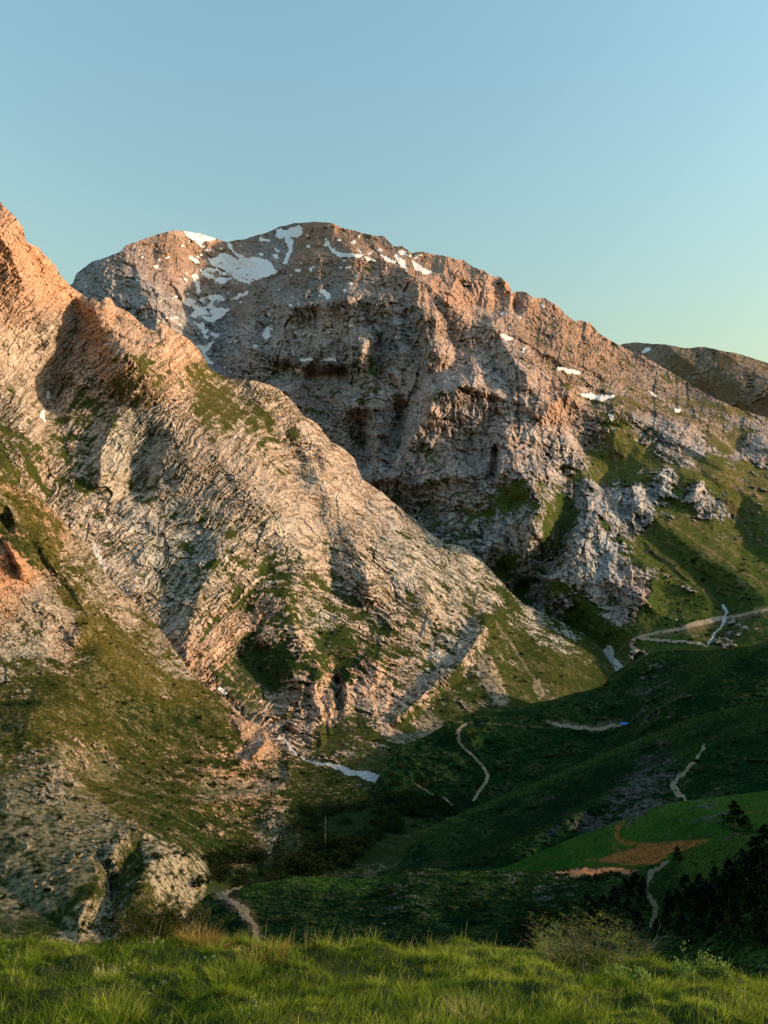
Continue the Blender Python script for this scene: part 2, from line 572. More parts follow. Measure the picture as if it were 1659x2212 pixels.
A.mark_poly(1, [(1385, 757), (1398, 751), (1408, 753), (1398, 760), (1386, 762)], 3)
A.build(M_FAR)
stamp('far ridge')

# ================================================================ MAIN MOUNTAIN
B = Layer('main_mountain', 90, 1860,
          [(60, 660), (100, 640), (130, 626), (157, 612), (165, 591), (200, 564), (230, 556), (260, 544), (272, 531), (300, 519), (345, 505), (375, 498), (400, 499), (430, 504), (465, 514), (492, 524), (525, 517), (565, 506), (600, 491), (635, 482), (680, 479), (715, 482), (750, 495), (795, 506), (830, 512), (839, 520), (851, 532), (866, 531), (890, 546), (906, 543), (960, 553), (1002, 563), (1026, 578), (1050, 587), (1059, 597), (1080, 597), (1099, 614), (1107, 633), (1111, 629), (1135, 631), (1153, 644), (1177, 643), (1201, 659), (1219, 677), (1243, 695), (1255, 692), (1274, 697), (1292, 719), (1328, 740), (1346, 750), (1388, 768), (1424, 789), (1448, 804), (1485, 825), (1533, 855), (1599, 885), (1659, 903), (1860, 985)],
          [(60, 760), (250, 760), (460, 860), (600, 900), (720, 1010), (800, 1110), (1000, 1270), (1200, 1440), (1330, 1500), (1450, 1480), (1860, 1470)], 2.0,
          [(60, 640, 6800), (160, 610, 6900), (272, 531, 7300), (375, 498, 7900), (492, 524, 8500), (635, 481, 8600), (680, 479, 8400), (830, 512, 8000), (960, 553, 7700), (1080, 597, 7400), (1180, 645, 7400), (1330, 740, 7400), (1485, 825, 7300), (1659, 903, 7200), (1860, 985, 7000),
           (520, 570, 7900), (450, 650, 7000), (445, 760, 6200), (250, 650, 6500), (350, 620, 6700), (700, 565, 7300), (800, 570, 7200), (620, 640, 6900), (700, 700, 6400), (720, 760, 6250), (850, 700, 6400), (950, 700, 6450), (1000, 760, 6300), (1040, 850, 5950), (700, 880, 5950), (850, 950, 5650), (950, 950, 5550), (1050, 1000, 5400), (900, 1100, 5200), (1100, 1100, 5000), (1000, 1200, 4850), (1150, 1280, 4500), (1250, 1150, 4750), (1200, 900, 5900), (1300, 850, 6500), (1400, 950, 5950), (1500, 1000, 5750), (1400, 1100, 5050), (1300, 1250, 4400), (1330, 1400, 4000), (1320, 1450, 3900), (1550, 1330, 4250), (1600, 1150, 5150), (1659, 1000, 6250), (1659, 1316, 4350), (1860, 1350, 4300), (1860, 1150, 5600), (1200, 740, 6800), (1100, 690, 6900), (1550, 1400, 3900), (1860, 1450, 3900), (1450, 1470, 3700)],
          2, 2.0)
B.prep()
R_ = lambda pts, amp, a, b, p=1.0, taper=(1.0, 1.0), wob=6.0: B.ridge(pts, amp * 1.7, a, b, p, taper, wob)
# summit and shoulder
R_([(680, 486), (683, 520), (668, 556)], 110, 50, 60, 1, (1, .9))
R_([(715, 484), (735, 520), (760, 548)], 90, 30, 40)
R_([(600, 492), (640, 500), (640, 560), (600, 600)], -120, 40, 40)
R_([(300, 520), (290, 570), (320, 640), (345, 700), (350, 760)], 240, 110, 100)
R_([(372, 500), (385, 540), (400, 575), (430, 600)], 200, 60, 50)
R_([(440, 510), (455, 540), (450, 575)], 120, 35, 40)
R_([(490, 524), (510, 545), (540, 560)], 90, 25, 30)
R_([(250, 546), (225, 590), (235, 640)], 120, 50, 50)
R_([(200, 566), (185, 600), (195, 650)], 90, 40, 40)
R_([(430, 600), (440, 650), (435, 700), (445, 770)], -200, 70, 90)
R_([(545, 640), (535, 690), (530, 740), (545, 800)], 120, 60, 55)
R_([(580, 600), (600, 650), (640, 660), (700, 655), (790, 640), (860, 650)], 60, 40, 20)
# face buttresses, left to right
R_([(640, 655), (615, 720), (610, 770)], 110, 40, 45)
R_([(680, 640), (690, 700), (680, 750)], 70, 35, 35)
R_([(750, 640), (770, 700), (785, 770)], 80, 35, 35)
R_([(785, 742), (782, 770), (775, 830), (770, 880)], 130, 40, 35)
R_([(830, 660), (860, 720), (870, 760)], 90, 40, 30)
R_([(900, 610), (905, 660), (925, 720), (935, 760)], 120, 45, 50)
R_([(857, 578), (924, 614), (960, 642), (987, 680), (1014, 722), (1019, 785), (1032, 828), (1074, 855), (1088, 888), (1083, 930), (1080, 1018)], 330, 440, 270, 1.0)
R_([(940, 600), (990, 680), (1060, 760), (1120, 800)], 60, 30, 60)
R_([(1010, 830), (940, 860), (915, 900), (890, 960), (865, 1010)], 190, 50, 110)
R_([(800, 870), (820, 940), (815, 1000), (800, 1040)], 120, 50, 60)
R_([(730, 860), (740, 920), (750, 1000)], 100, 45, 50)
R_([(770, 850), (775, 900), (790, 1000)], -90, 35, 35)
R_([(860, 880), (850, 940), (845, 1000)], -130, 30, 30)
R_([(605, 850), (650, 900), (700, 960)], 100, 50, 50)
R_([(960, 1000), (980, 1080), (950, 1180)], 90, 70, 80)
R_([(1070, 975), (1068, 1000), (1066, 1025)], -130, 14, 14)
R_([(1100, 940), (1110, 1010), (1150, 1050), (1170, 1080), (1150, 1130)], 120, 50, 70)
# orange wall under the skyline, right of the summit
for (x, y0, y1, a, w1, w2) in ((975, 558, 640, 70, 30, 26), (1052, 590, 662, 60, 40, 20), (1096, 606, 668, 80, 26, 10)):
    R_([(x - 4, y0), (x + 6, (y0 + y1) / 2), (x, y1)], a, w1, w2, 1, (1, .8), 8)
R_([(1112, 632), (1108, 665)], -80, 8, 22, 1, (1, 1), 2)
R_([(930, 600), (970, 634), (1020, 655), (1060, 668), (1108, 668)], -70, 14, 40, 1, (.6, 1), 5)
for (x, y0, y1, a, w1, w2) in ((1146, 636, 690, 40, 20, 14), (1204, 660, 712, 60, 34, 14), (1268, 694, 732, 60, 22, 10)):
    R_([(x - 3, y0), (x + 5, (y0 + y1) / 2), (x + 8, y1)], a, w1, w2, 1, (1, .8), 7)
# ledges and overhangs (upper side wide, lower side abrupt)
R_([(600, 772), (680, 785), (755, 788), (785, 762)], 41, 14, 55, 1, (1, 1), 7)
R_([(640, 880), (720, 893), (800, 884), (860, 872), (930, 858), (1000, 832), (1070, 850)], 24, 11, 40, 1, (1, 1), 7)
R_([(640, 955), (700, 1000), (780, 1035), (870, 1042), (960, 1036), (1085, 1018)], 27, 13, 45, 1, (1, 1), 7)
R_([(590, 590), (658, 560), (730, 553), (809, 553), (857, 578), (924, 614), (960, 644)], 130, 120, 26, 1, (1, .8), 6)
R_([(590, 850), (650, 836), (700, 850), (760, 870)], 22, 13, 36, 1, (1, 1), 6)
R_([(1000, 830), (1080, 856), (1160, 900), (1230, 905)], 27, 13, 40, 1, (1, 1), 6)
R_([(672, 808), (710, 815), (745, 812)], -60, 23, 18, 1, (1, 1), 5)
R_([(874, 890), (862, 950), (850, 1010)], -44, 20, 16, 1, (1, 1), 5)
R_([(960, 700), (985, 780), (975, 840)], -33, 20, 16, 1, (1, 1), 6)
R_([(1160, 770), (1240, 850), (1300, 880)], -16, 26, 20, 1, (1, 1), 6)
# spurs of the right flank
R_([(1110, 700), (1150, 780), (1213, 838), (1261, 880), (1290, 900), (1330, 930)], 150, 70, 90)
R_([(1210, 740), (1280, 800), (1350, 850), (1440, 900), (1530, 930)], 120, 60, 80)
R_([(1060, 700), (1100, 760), (1140, 830), (1180, 880), (1225, 850)], 110, 40, 60)
R_([(1120, 850), (1180, 920), (1230, 960), (1260, 1000)], 110, 60, 60)
R_([(1330, 885), (1420, 930), (1480, 960), (1560, 1010)], 90, 40, 70)
R_([(1520, 800), (1580, 900), (1659, 960)], 80, 50, 60)
R_ = B.ridge
# lower right: grass spurs, outcrops and gullies
R_([(1270, 980), (1300, 1040), (1325, 1110), (1400, 1190), (1480, 1250), (1545, 1290), (1568, 1325)], -150, 90, 60)
R_([(1210, 1060), (1230, 1100), (1190, 1180), (1150, 1240), (1120, 1300)], -170, 60, 60)
R_([(1340, 1130), (1400, 1180), (1480, 1245), (1530, 1290)], 130, 80, 26)
R_([(1280, 1090), (1250, 1150), (1240, 1200), (1210, 1240), (1190, 1260)], 120, 55, 120)
R_([(1270, 1100), (1310, 1170), (1390, 1260), (1385, 1300), (1355, 1335)], 90, 110, 60)
R_([(1160, 1120), (1150, 1180), (1130, 1230)], 120, 50, 50)
R_([(1330, 1080), (1400, 1030), (1470, 1020), (1530, 1050), (1560, 1080)], 170, 70, 40)
R_([(1500, 1000), (1560, 1080), (1620, 1150), (1700, 1250)], -120, 70, 50)
R_([(1560, 930), (1620, 1000), (1700, 1060)], -120, 60, 60)
R_([(1320, 900), (1400, 960), (1520, 1020), (1659, 1080), (1750, 1120)], 150, 90, 90)
R_([(1400, 1110), (1500, 1180), (1600, 1250), (1659, 1290)], 60, 50, 50)
R_([(1090, 1230), (1180, 1320), (1250, 1370), (1300, 1400)], -160, 60, 60)

rho = idw([(100, 640, 1), (300, 560, 1), (500, 600, .95), (700, 520, .9), (900, 560, .9), (1100, 640, 1), (1300, 740, .8), (450, 740, 1), (700, 700, 1), (900, 800, .95), (700, 580, .85), (800, 600, .85), (1050, 740, .95),
           (700, 850, .8), (760, 800, .68), (850, 950, .9), (1000, 950, .85), (1060, 850, .9), (1000, 1040, .8), (900, 1060, .75), (950, 1120, .6), (1060, 1000, .95), (1020, 1060, .55), (1100, 1010, .9), (1140, 960, .95),
           (1100, 1150, .72), (1000, 1150, .6), (1060, 1180, .75), (1080, 1230, .45), (1160, 1180, .8), (1180, 1130, .35), (1120, 1290, .5), (1150, 1290, .7), (1220, 1120, .2), (1200, 1180, .35), (1100, 1060, .3), (1150, 880, .9), (1200, 800, .8), (1230, 950, .9), (1260, 1010, .6),
           (1300, 850, .65), (1400, 850, .6), (1400, 800, .75), (1500, 900, .45), (1600, 930, .4), (1400, 920, .85), (1440, 940, .8), (1490, 950, .9), (1540, 940, .45), (1630, 960, .9), (1600, 1000, .35), (1350, 940, .2), (1340, 1000, .05), (1400, 1010, .1), (1300, 1010, .15), (1500, 1030, .05), (1600, 1080, .05), (1659, 1050, .2),
           (1330, 1070, .75), (1380, 1070, 1), (1430, 1050, 1), (1500, 1060, .95), (1380, 1110, .9), (1450, 1100, .5), (1540, 1090, .7), (1600, 985, .8), (1560, 1020, .1), (1300, 1100, .85), (1270, 1150, 1), (1320, 1140, .8), (1250, 1200, 1), (1300, 1200, 1), (1340, 1240, .95), (1380, 1270, .95), (1320, 1300, .85), (1350, 1310, .9), (1400, 1200, .1), (1210, 1230, .9), (1160, 1300, .9), (1190, 1320, .75),
           (1250, 1330, .15), (1200, 1280, .1), (1430, 1290, .0), (1450, 1230, .1), (1500, 1200, .0), (1500, 1290, .3), (1600, 1200, .0), (1659, 1280, .0), (1400, 1340, .0), (1280, 1390, .5), (1500, 1390, .15), (1560, 1370, .3), (1659, 1340, .0), (1330, 1390, .2), (1750, 1200, 0), (1420, 1150, .0), (1470, 1120, .05), (1290, 1370, .2)], B.PX, B.PY, 3.5)
B.warm[:] = 1.0 * idw([(300, 540, .5), (200, 600, .15), (380, 540, .8), (450, 540, .9), (600, 520, .3), (670, 530, 1), (720, 520, .9), (800, 530, .9), (900, 560, .9), (1000, 600, 1.2), (1080, 630, 1.2), (1180, 670, .9), (1280, 710, .9), (1350, 770, .7), (1100, 700, .5), (300, 650, .2), (450, 700, .05), (700, 620, .15), (700, 720, .25), (720, 690, .6), (850, 720, .1), (1000, 760, .6), (1060, 800, .4), (900, 900, .3), (930, 880, .75), (750, 880, .4), (620, 700, .3), (1000, 900, .3), (1050, 1000, .35), (1150, 850, .5), (1200, 860, .9), (1300, 850, .6), (1400, 850, .6), (1500, 900, .5), (1400, 950, .0), (1200, 1000, .2), (1100, 1150, .0), (1300, 1200, .0), (1400, 1060, .0), (1360, 1280, .35), (1600, 950, .3), (1659, 1100, 0), (900, 1100, .1), (1380, 1260, .5)], B.PX, B.PY)  # high values on the crests also paint orange sunlight into the rock
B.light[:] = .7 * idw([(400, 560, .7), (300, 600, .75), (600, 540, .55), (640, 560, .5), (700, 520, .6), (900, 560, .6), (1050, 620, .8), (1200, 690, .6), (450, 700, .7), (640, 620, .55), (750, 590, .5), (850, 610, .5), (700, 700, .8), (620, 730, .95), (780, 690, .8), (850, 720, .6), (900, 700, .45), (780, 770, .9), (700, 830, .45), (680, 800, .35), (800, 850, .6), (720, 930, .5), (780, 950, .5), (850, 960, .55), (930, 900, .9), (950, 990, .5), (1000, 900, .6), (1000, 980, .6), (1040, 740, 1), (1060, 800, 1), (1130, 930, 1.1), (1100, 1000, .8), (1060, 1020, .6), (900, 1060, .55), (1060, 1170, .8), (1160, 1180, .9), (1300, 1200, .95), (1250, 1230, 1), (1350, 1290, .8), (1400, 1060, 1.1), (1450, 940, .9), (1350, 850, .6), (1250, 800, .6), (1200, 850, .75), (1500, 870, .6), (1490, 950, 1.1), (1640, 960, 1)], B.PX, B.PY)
B.dry[:] = idw([(1300, 1000, .7), (1450, 980, .9), (1600, 1020, .9), (1500, 870, 1), (1550, 1150, .45), (1450, 1240, .25), (1400, 1340, .15), (1250, 1330, .1), (1250, 1100, .1), (1100, 1250, .2), (1659, 1250, .3), (900, 1000, .2), (1600, 930, 1), (1300, 850, .9), (1600, 1290, .1), (1460, 1150, .5)], B.PX, B.PY)
# scree fans and streaks
P_ = B.paint
P_(B.soil, [(1330, 850), (1420, 860), (1560, 915), (1700, 970), (1700, 1010), (1600, 985), (1500, 930), (1420, 900), (1350, 880)], .55, 14)
P_(B.soil, [(280, 520), (345, 505), (480, 520), (560, 505), (680, 478), (860, 520), (960, 550), (930, 600), (860, 575), (700, 552), (640, 560), (600, 520), (480, 560), (400, 580), (330, 580)], .55, 12)
P_(B.soil, [(1120, 640), (1290, 720), (1500, 830), (1700, 920), (1700, 960), (1500, 880), (1300, 830), (1200, 780), (1130, 720)], .45, 16)
P_(B.soil, [(560, 590), (680, 560), (830, 560), (850, 585), (760, 610), (660, 640), (600, 640)], .5, 14)
P_(B.soil, [(480, 610), (560, 600), (600, 640), (560, 690), (500, 700)], .5, 14)
P_(B.soil, [(1110, 690), (1200, 720), (1230, 760), (1170, 760), (1110, 730)], .6, 10)
P_(B.soil, [(1150, 760), (1230, 790), (1260, 830), (1200, 820), (1150, 790)], .6, 10)
for ln, w, a in (([(1350, 930), (1450, 990), (1560, 1040), (1700, 1095)], 9, .7), ([(1400, 940), (1520, 1010), (1659, 1062)], 6, .8), ([(1380, 925), (1500, 985), (1659, 1045)], 5, .6),
                 ([(1300, 925), (1330, 990), (1345, 1060)], 5, .4), ([(1430, 1120), (1520, 1180), (1600, 1235), (1680, 1270)], 4, .7), ([(1480, 1115), (1560, 1180), (1659, 1235)], 4, .6),
                 ([(1290, 1010), (1310, 1060), (1305, 1075)], 9, .7), ([(1560, 1080), (1590, 1110), (1620, 1150), (1680, 1190)], 8, .7), ([(1395, 1180), (1430, 1207), (1460, 1228)], 6, .7), ([(1460, 1228), (1501, 1262), (1537, 1288), (1559, 1307)], 5, .5),
                 ([(1190, 1120), (1205, 1150), (1195, 1180)], 5, .6), ([(930, 1140), (945, 1100)], 14, .4), ([(1170, 980), (1230, 1040), (1260, 1090)], 5, .3)):
    B.line(B.soil, ln, 1.0, w, 3, 4, a)
for ln, w, a in (([(1330, 1085), (1370, 1150)], 30, .3), ([(1420, 1185), (1480, 1225), (1530, 1270), (1555, 1300)], 34, .75), ([(1570, 1090), (1600, 1150), (1640, 1190)], 24, .5), ([(1350, 905), (1400, 940), (1440, 965)], 26, .5), ([(1235, 1070), (1215, 1130), (1200, 1190), (1160, 1240)], 44, .7), ([(1550, 960), (1590, 1010), (1640, 1050)], 26, .5), ([(1200, 1330), (1260, 1370), (1300, 1395)], 30, .4), ([(1530, 1350), (1560, 1380), (1600, 1390)], 40, .4)):
    B.line(B.shrub, ln, .75, w, 10, 10, a)  # plants along the gullies, with gully shade painted into the same dark colour
B.line(B.shrub, [(670, 800), (720, 808), (755, 800)], .5, 14, 8, 6, .8)  # shade of the hollow under the ledge, painted in plant colour
nb0 = B.R.copy()
FLT = np.clip(idw([(300, 600, .4), (400, 640, .6), (620, 700, 1), (700, 720, 1.1), (850, 720, .8), (760, 850, 1), (850, 950, 1.2), (950, 900, 1.1), (1050, 980, 1.1), (700, 950, .9), (1040, 620, 1.3), (1180, 680, 1.1), (960, 590, .9), (1270, 715, 1), (700, 520, .3), (520, 580, 0), (750, 570, 0), (1100, 720, .1), (1100, 1000, .7), (1200, 820, .3), (1060, 800, .7), (1300, 860, .1), (1400, 950, 0), (1300, 1150, .2), (1100, 1180, .3), (1000, 1100, .4), (1500, 1000, 0), (1600, 1200, 0), (1450, 800, .1)], B.PX, B.PY, 3.5), 0, 1.3).astype(f32)
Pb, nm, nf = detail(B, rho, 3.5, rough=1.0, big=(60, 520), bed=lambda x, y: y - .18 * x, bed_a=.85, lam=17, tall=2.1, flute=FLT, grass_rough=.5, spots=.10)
stamp('main detail')

# snow
SNOW = []
def snow(lay, poly, label, wob=6, holes=0.0, named=True):
    rid = len(lay.rname) + 1
    lay.rname[rid] = ('snow_patch', M_SNOW, dict(label=label, cat='snow patch', group='snow patches on the mountains', kind='thing'))
    lay.mark_poly(rid, poly, wob, holes)

D1 = lambda pts: [(x * .5, 411.4 + y * .5) for x, y in pts]
D2 = lambda pts: [(658.3 + x * .6032, 438.9 + y * .6032) for x, y in pts]
snow(B, D1([(790, 176), (850, 178), (930, 208), (930, 216), (880, 222), (870, 235), (885, 258), (860, 245), (850, 225), (820, 205)]), 'wide snow cap lying on the rounded left summit crest', 3)
snow(B, D1([(900, 300), (960, 275), (1010, 290), (1060, 300), (1100, 280), (1140, 290), (1170, 310), (1200, 355), (1160, 375), (1100, 385), (1030, 372), (960, 340), (930, 330)]), 'largest snowfield, filling the bowl between the two summits', 5, .18)
snow(B, D1([(850, 340), (900, 335), (960, 345), (1020, 372), (1100, 395), (1080, 402), (1000, 392), (960, 405), (900, 380)]), 'streaky lower edge of the snowfield under the bowl', 6, .42)
snow(B, D1([(980, 228), (1000, 232), (1010, 262), (1060, 290), (1040, 296), (1000, 262)]), 'short snow strip in the saddle left of the main summit', 3)
snow(B, D1([(1200, 175), (1240, 170), (1290, 150), (1310, 165), (1300, 185), (1270, 205), (1240, 200), (1215, 215), (1198, 200)]), 'forked snow patch just under the main summit crest', 5)
snow(B, D1([(1240, 200), (1265, 215), (1262, 250), (1245, 300), (1240, 320), (1225, 315), (1235, 280), (1245, 250), (1235, 225)]), 'thin vertical snow gully running down from the main summit', 4)
snow(B, D1([(1400, 195), (1425, 235), (1455, 262), (1500, 272), (1580, 280), (1560, 288), (1470, 286), (1440, 265), (1415, 235)]), 'bent snow ribbon along the foot of the orange summit triangle', 3)
snow(B, D1([(815, 285), (860, 300), (868, 315), (840, 310)]), 'small snow wedge among red crags left of the bowl', 3)
snow(B, D1([(845, 360), (862, 380), (868, 430), (858, 450), (848, 410), (825, 370)]), 'narrow snow runnel leading down from the bowl', 4)
snow(B, D1([(865, 470), (900, 455), (960, 445), (975, 465), (1070, 432), (1072, 445), (1010, 465), (940, 470), (920, 500), (985, 512), (980, 545), (900, 560), (820, 540), (860, 515), (885, 500)]), 'broad ragged snow patch halfway down the gully below the bowl', 7, .30)
snow(B, D1([(790, 470), (820, 465), (850, 480), (845, 500), (805, 500)]), 'snow scrap on the left bank of the middle gully', 5, .3)
snow(B, D1([(845, 570), (880, 575), (905, 610), (945, 625), (940, 635), (900, 625), (890, 645), (865, 610)]), 'snow patch in the narrow part of the gully under the ragged one', 5, .25)
snow(B, D1([(845, 670), (880, 665), (925, 650), (900, 690), (885, 700), (920, 745), (900, 748), (875, 700)]), 'lowest snow tongue of the gully beside the orange ridge', 4, .15)
snow(B, D1([(1150, 595), (1165, 590), (1172, 630), (1150, 645), (1135, 625)]), 'small snow spot high on the grey rock face', 4)
snow(B, D1([(1380, 432), (1400, 428), (1435, 450), (1420, 468)]), 'leftmost of the small snow spots under the plateau edge', 3)
snow(B, D1([(1290, 725), (1360, 722), (1368, 732), (1300, 735)]), 'flat snow streak on the ledge under the pale cliff, its left half', 3)
snow(B, D1([(1380, 725), (1440, 722), (1452, 732), (1400, 736)]), 'flat snow streak on the ledge under the pale cliff, its right half', 3)
snow(B, D1([(1270, 775), (1305, 770), (1300, 785), (1280, 790)]), 'snow speck just beneath the ledge of the pale cliff', 3)
snow(B, D2([(325, 178), (345, 190), (360, 205), (365, 235), (345, 225), (330, 200)]), 'short snow chute between the brown summit ribs', 3)
snow(B, D2([(262, 180), (300, 190), (330, 210), (325, 215), (290, 200)]), 'snow line along a shelf right of the main summit', 3)
snow(B, D2([(385, 205), (420, 230), (465, 250), (430, 252), (395, 235)]), 'snow stripe descending toward the orange wall', 3, .2)
snow(B, D2([(60, 310), (80, 312), (98, 330), (85, 345), (70, 330)]), 'triangular snow spot on the upper grey face', 3)
snow(B, D2([(700, 468), (720, 472), (750, 480), (725, 495), (712, 485)]), 'snow patch below the notch in the orange wall', 3)
snow(B, D2([(900, 585), (940, 592), (990, 605), (980, 613), (935, 608), (905, 596)]), 'long thin snow patch in the middle of the right flank', 3)
snow(B, D2([(990, 680), (1020, 678), (1060, 688), (1110, 685), (1105, 700), (1050, 712), (1005, 697)]), 'largest snow patch of the right flank, above the green slopes', 4)
snow(B, D2([(1085, 755), (1100, 758), (1110, 778), (1095, 778)]), 'small snow spot beside the outcrop under the large flank patch', 2)
snow(B, D2([(1320, 735), (1345, 738), (1340, 748), (1325, 748)]), 'small snow spot by the pale outcrop on the right slope', 2)
snow(B, D2([(1228, 668), (1258, 688), (1250, 690)]), 'thin snow sliver on the brown right slope', 2)
for nm_, pl in (('dashed snow fleck on the shelf', None),):
    rid = len(B.rname) + 1
    B.rname[rid] = ('snow_flecks', M_SNOW, dict(label='scattered small snow flecks over the upper rock slopes', cat='snow', kind='stuff'))
    q = np.stack([B.PX, B.PY * 2.2, B.PX * 0 + 77], 1).astype(f32)
    fl = fbm(q, 17.0, 3, .5)
    zone = idw([(760, 520, 1), (800, 530, 1), (860, 560, .9), (700, 530, .5), (560, 520, .8), (350, 560, .6), (600, 500, .7), (380, 600, .55), (440, 640, .7), (540, 640, .5), (580, 700, .5), (800, 640, .7), (720, 640, .5), (1080, 720, .45), (1150, 780, .4), (1000, 600, .2), (900, 700, .1), (1000, 900, -1), (700, 900, -.4), (850, 800, -.2), (1300, 900, .0), (1500, 950, -1), (1300, 1000, -1), (1000, 700, 0), (250, 600, .2), (1250, 750, .3), (600, 780, .2)], B.PX, B.PY)
    m = (fl > 1.02 - .52 * zone) & (B.region == 0) & (zone > .05) & (B.PY > B.PY.reshape(B.nr, B.nc)[0][None].repeat(B.nr, 0).ravel() + 6)
    B.region[m] = rid
# smooth the ground a little where snow lies
sm = B.region > 0
B.R[sm] = .65 * nb0[sm] + .35 * B.R[sm]
M_ROAD = plain_mat('road_dirt', (.22, .18, .13), (.34, .28, .21), 2.0)
M_GRAVEL = plain_mat('river_gravel', (.26, .25, .235), (.56, .54, .51), 1.2)
rid = len(B.rname) + 1
B.rname[rid] = ('dirt_road', M_ROAD, dict(label='pale hairpin dirt road crossing the far valley floor', kind='structure'))
B.mark_line(rid, [(1800, 1290, 4), (1659, 1316, 4), (1621, 1324, 4), (1573, 1334, 4), (1549, 1337, 9), (1501, 1348, 9), (1465, 1359, 5), (1424, 1366, 5), (1384, 1374, 5), (1367, 1383, 7), (1362, 1396, 7), (1377, 1405, 6), (1398, 1413, 5)], 5, 1)
B.mark_line(rid, [(1381, 1378), (1429, 1384), (1477, 1386), (1513, 1390), (1525, 1396)], 4.2, 1)
B.line(B.soil, [(1659, 1320), (1560, 1342), (1500, 1354), (1424, 1370)], .6, 16, 8, 6, .7)
rid = len(B.rname) + 1
B.rname[rid] = ('gravel_river', M_GRAVEL, dict(label='bright gravel bed of the river in the valley mouth', kind='structure'))
B.mark_poly(rid, [(1310, 1394), (1298, 1415), (1296, 1430), (1320, 1460), (1345, 1460), (1352, 1439), (1326, 1420), (1324, 1406), (1317, 1396)], 4, .2)
rid = len(B.rname) + 1
B.rname[rid] = ('stream_bed', M_GRAVEL, dict(label='thin stony stream bed at the mouth of the right gully', kind='structure'))
B.mark_line(rid, [(1559, 1307, 4), (1568, 1318, 9), (1571, 1326, 6), (1560, 1345, 3), (1540, 1368, 3), (1527, 1396, 4)], 5, 5)
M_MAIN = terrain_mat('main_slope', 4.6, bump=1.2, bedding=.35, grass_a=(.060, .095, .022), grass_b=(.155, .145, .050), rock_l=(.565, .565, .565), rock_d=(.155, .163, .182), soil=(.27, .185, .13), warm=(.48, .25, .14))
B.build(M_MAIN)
stamp('main mountain')

# ================================================================ MIDDLE RIDGE
C = Layer('middle_ridge', -190, 1420,
          [(-200, 300), (-60, 390), (0, 438), (25, 461), (50, 491), (56, 519), (85, 536), (95, 551), (120, 571), (131, 596), (150, 616), (170, 631), (189, 644), (192, 656), (197, 642), (205, 648), (220, 651), (228, 641), (240, 646), (250, 661), (280, 676), (315, 706), (340, 717), (345, 696), (360, 704), (380, 716), (410, 736), (430, 756), (445, 781), (455, 799), (480, 811), (500, 819), (540, 821), (580, 830), (605, 841), (630, 866), (655, 896), (685, 916), (715, 956), (740, 966), (765, 991), (782, 1033), (827, 1064), (861, 1096), (901, 1124), (935, 1158), (964, 1173), (998, 1181), (1032, 1201), (1061, 1233), (1101, 1278), (1135, 1307), (1198, 1335), (1255, 1367), (1289, 1387), (1312, 1421), (1326, 1444), (1345, 1480), (1420, 1540)],
          [(-200, 1120), (0, 1130), (120, 1190), (260, 1350), (410, 1520), (560, 1640), (700, 1720), (900, 1760), (1050, 1650), (1200, 1600), (1420, 1620)], 2.0,
          [(-190, 300, 4000), (0, 437, 4150), (100, 560, 4250), (190, 650, 4550), (230, 645, 4550), (345, 700, 4600), (455, 800, 4650), (580, 830, 4750), (715, 956, 4750), (861, 1096, 4550), (998, 1181, 4400), (1135, 1307, 4250), (1289, 1387, 4100), (1326, 1444, 3900),
           (95, 850, 3950), (100, 950, 3550), (110, 1070, 3200), (200, 1190, 2950), (300, 1310, 2700), (410, 1450, 2450), (480, 1500, 2350), (600, 1620, 2080), (700, 1660, 1950), (850, 1712, 1780), (0, 700, 3750), (0, 1000, 3050), (-190, 700, 3550), (-190, 1000, 2900),
           (300, 800, 4050), (400, 950, 3750), (350, 1150, 3200), (550, 1100, 3500), (500, 1300, 2950), (700, 1300, 3150), (700, 1100, 3900), (850, 1250, 3550), (700, 1450, 2650), (850, 1450, 2850), (1000, 1400, 3250), (700, 1560, 2280), (900, 1600, 2280), (1050, 1530, 2700), (1180, 1490, 3200), (1320, 1475, 3700), (870, 1640, 2050), (900, 1740, 1900), (1200, 1590, 2800), (1420, 1600, 3000)],
          3, 2.4)
C.prep()
R_ = C.ridge
R_([(30, 465), (60, 520), (105, 570), (150, 625), (185, 660)], 150, 90, 60)
R_([(0, 500), (30, 560), (60, 640), (110, 720), (130, 800)], 160, 90, 80)
R_([(-60, 700), (10, 800), (50, 880), (80, 960)], 130, 90, 60)
R_([(160, 700), (150, 760), (115, 830), (95, 900), (100, 1000), (108, 1070)], -90, 50, 60)
R_([(190, 652), (172, 688), (152, 735), (120, 790), (98, 850)], -190, 38, 34, 1, (.5, .7), 5)
R_([(205, 660), (212, 700), (232, 745), (262, 775)], 70, 30, 40, 1, (1, .6), 6)
R_([(230, 645), (235, 690), (258, 740), (275, 770)], 230, 75, 170, .9)
R_([(345, 698), (352, 730), (358, 760)], 110, 40, 70)
R_([(400, 735), (415, 765), (430, 790)], 70, 25, 40)
R_([(190, 655), (170, 700), (160, 740)], 90, 26, 30)
R_([(285, 775), (335, 800), (375, 830), (400, 870), (440, 910), (470, 960), (497, 1010), (515, 1062), (500, 1120), (470, 1180)], 175, 125, 260, .9, (.8, .6))
R_([(240, 915), (225, 960), (215, 1010)], 110, 30, 60)
R_([(290, 1000), (300, 1050), (250, 1090)], -70, 40, 40)
R_([(330, 950), (310, 1000), (295, 1050)], -90, 40, 40)
R_([(470, 800), (500, 850), (560, 900), (600, 960), (640, 1000)], -110, 60, 60)
R_([(655, 900), (690, 960), (702, 1018), (725, 1063), (742, 1105), (760, 1150), (770, 1190)], 75, 50, 140)
R_([(600, 980), (640, 1050), (675, 1120), (695, 1160), (720, 1233), (755, 1303), (790, 1340)], -80, 80, 50)
R_([(560, 1000), (600, 1080), (650, 1160), (660, 1230)], 100, 80, 60)
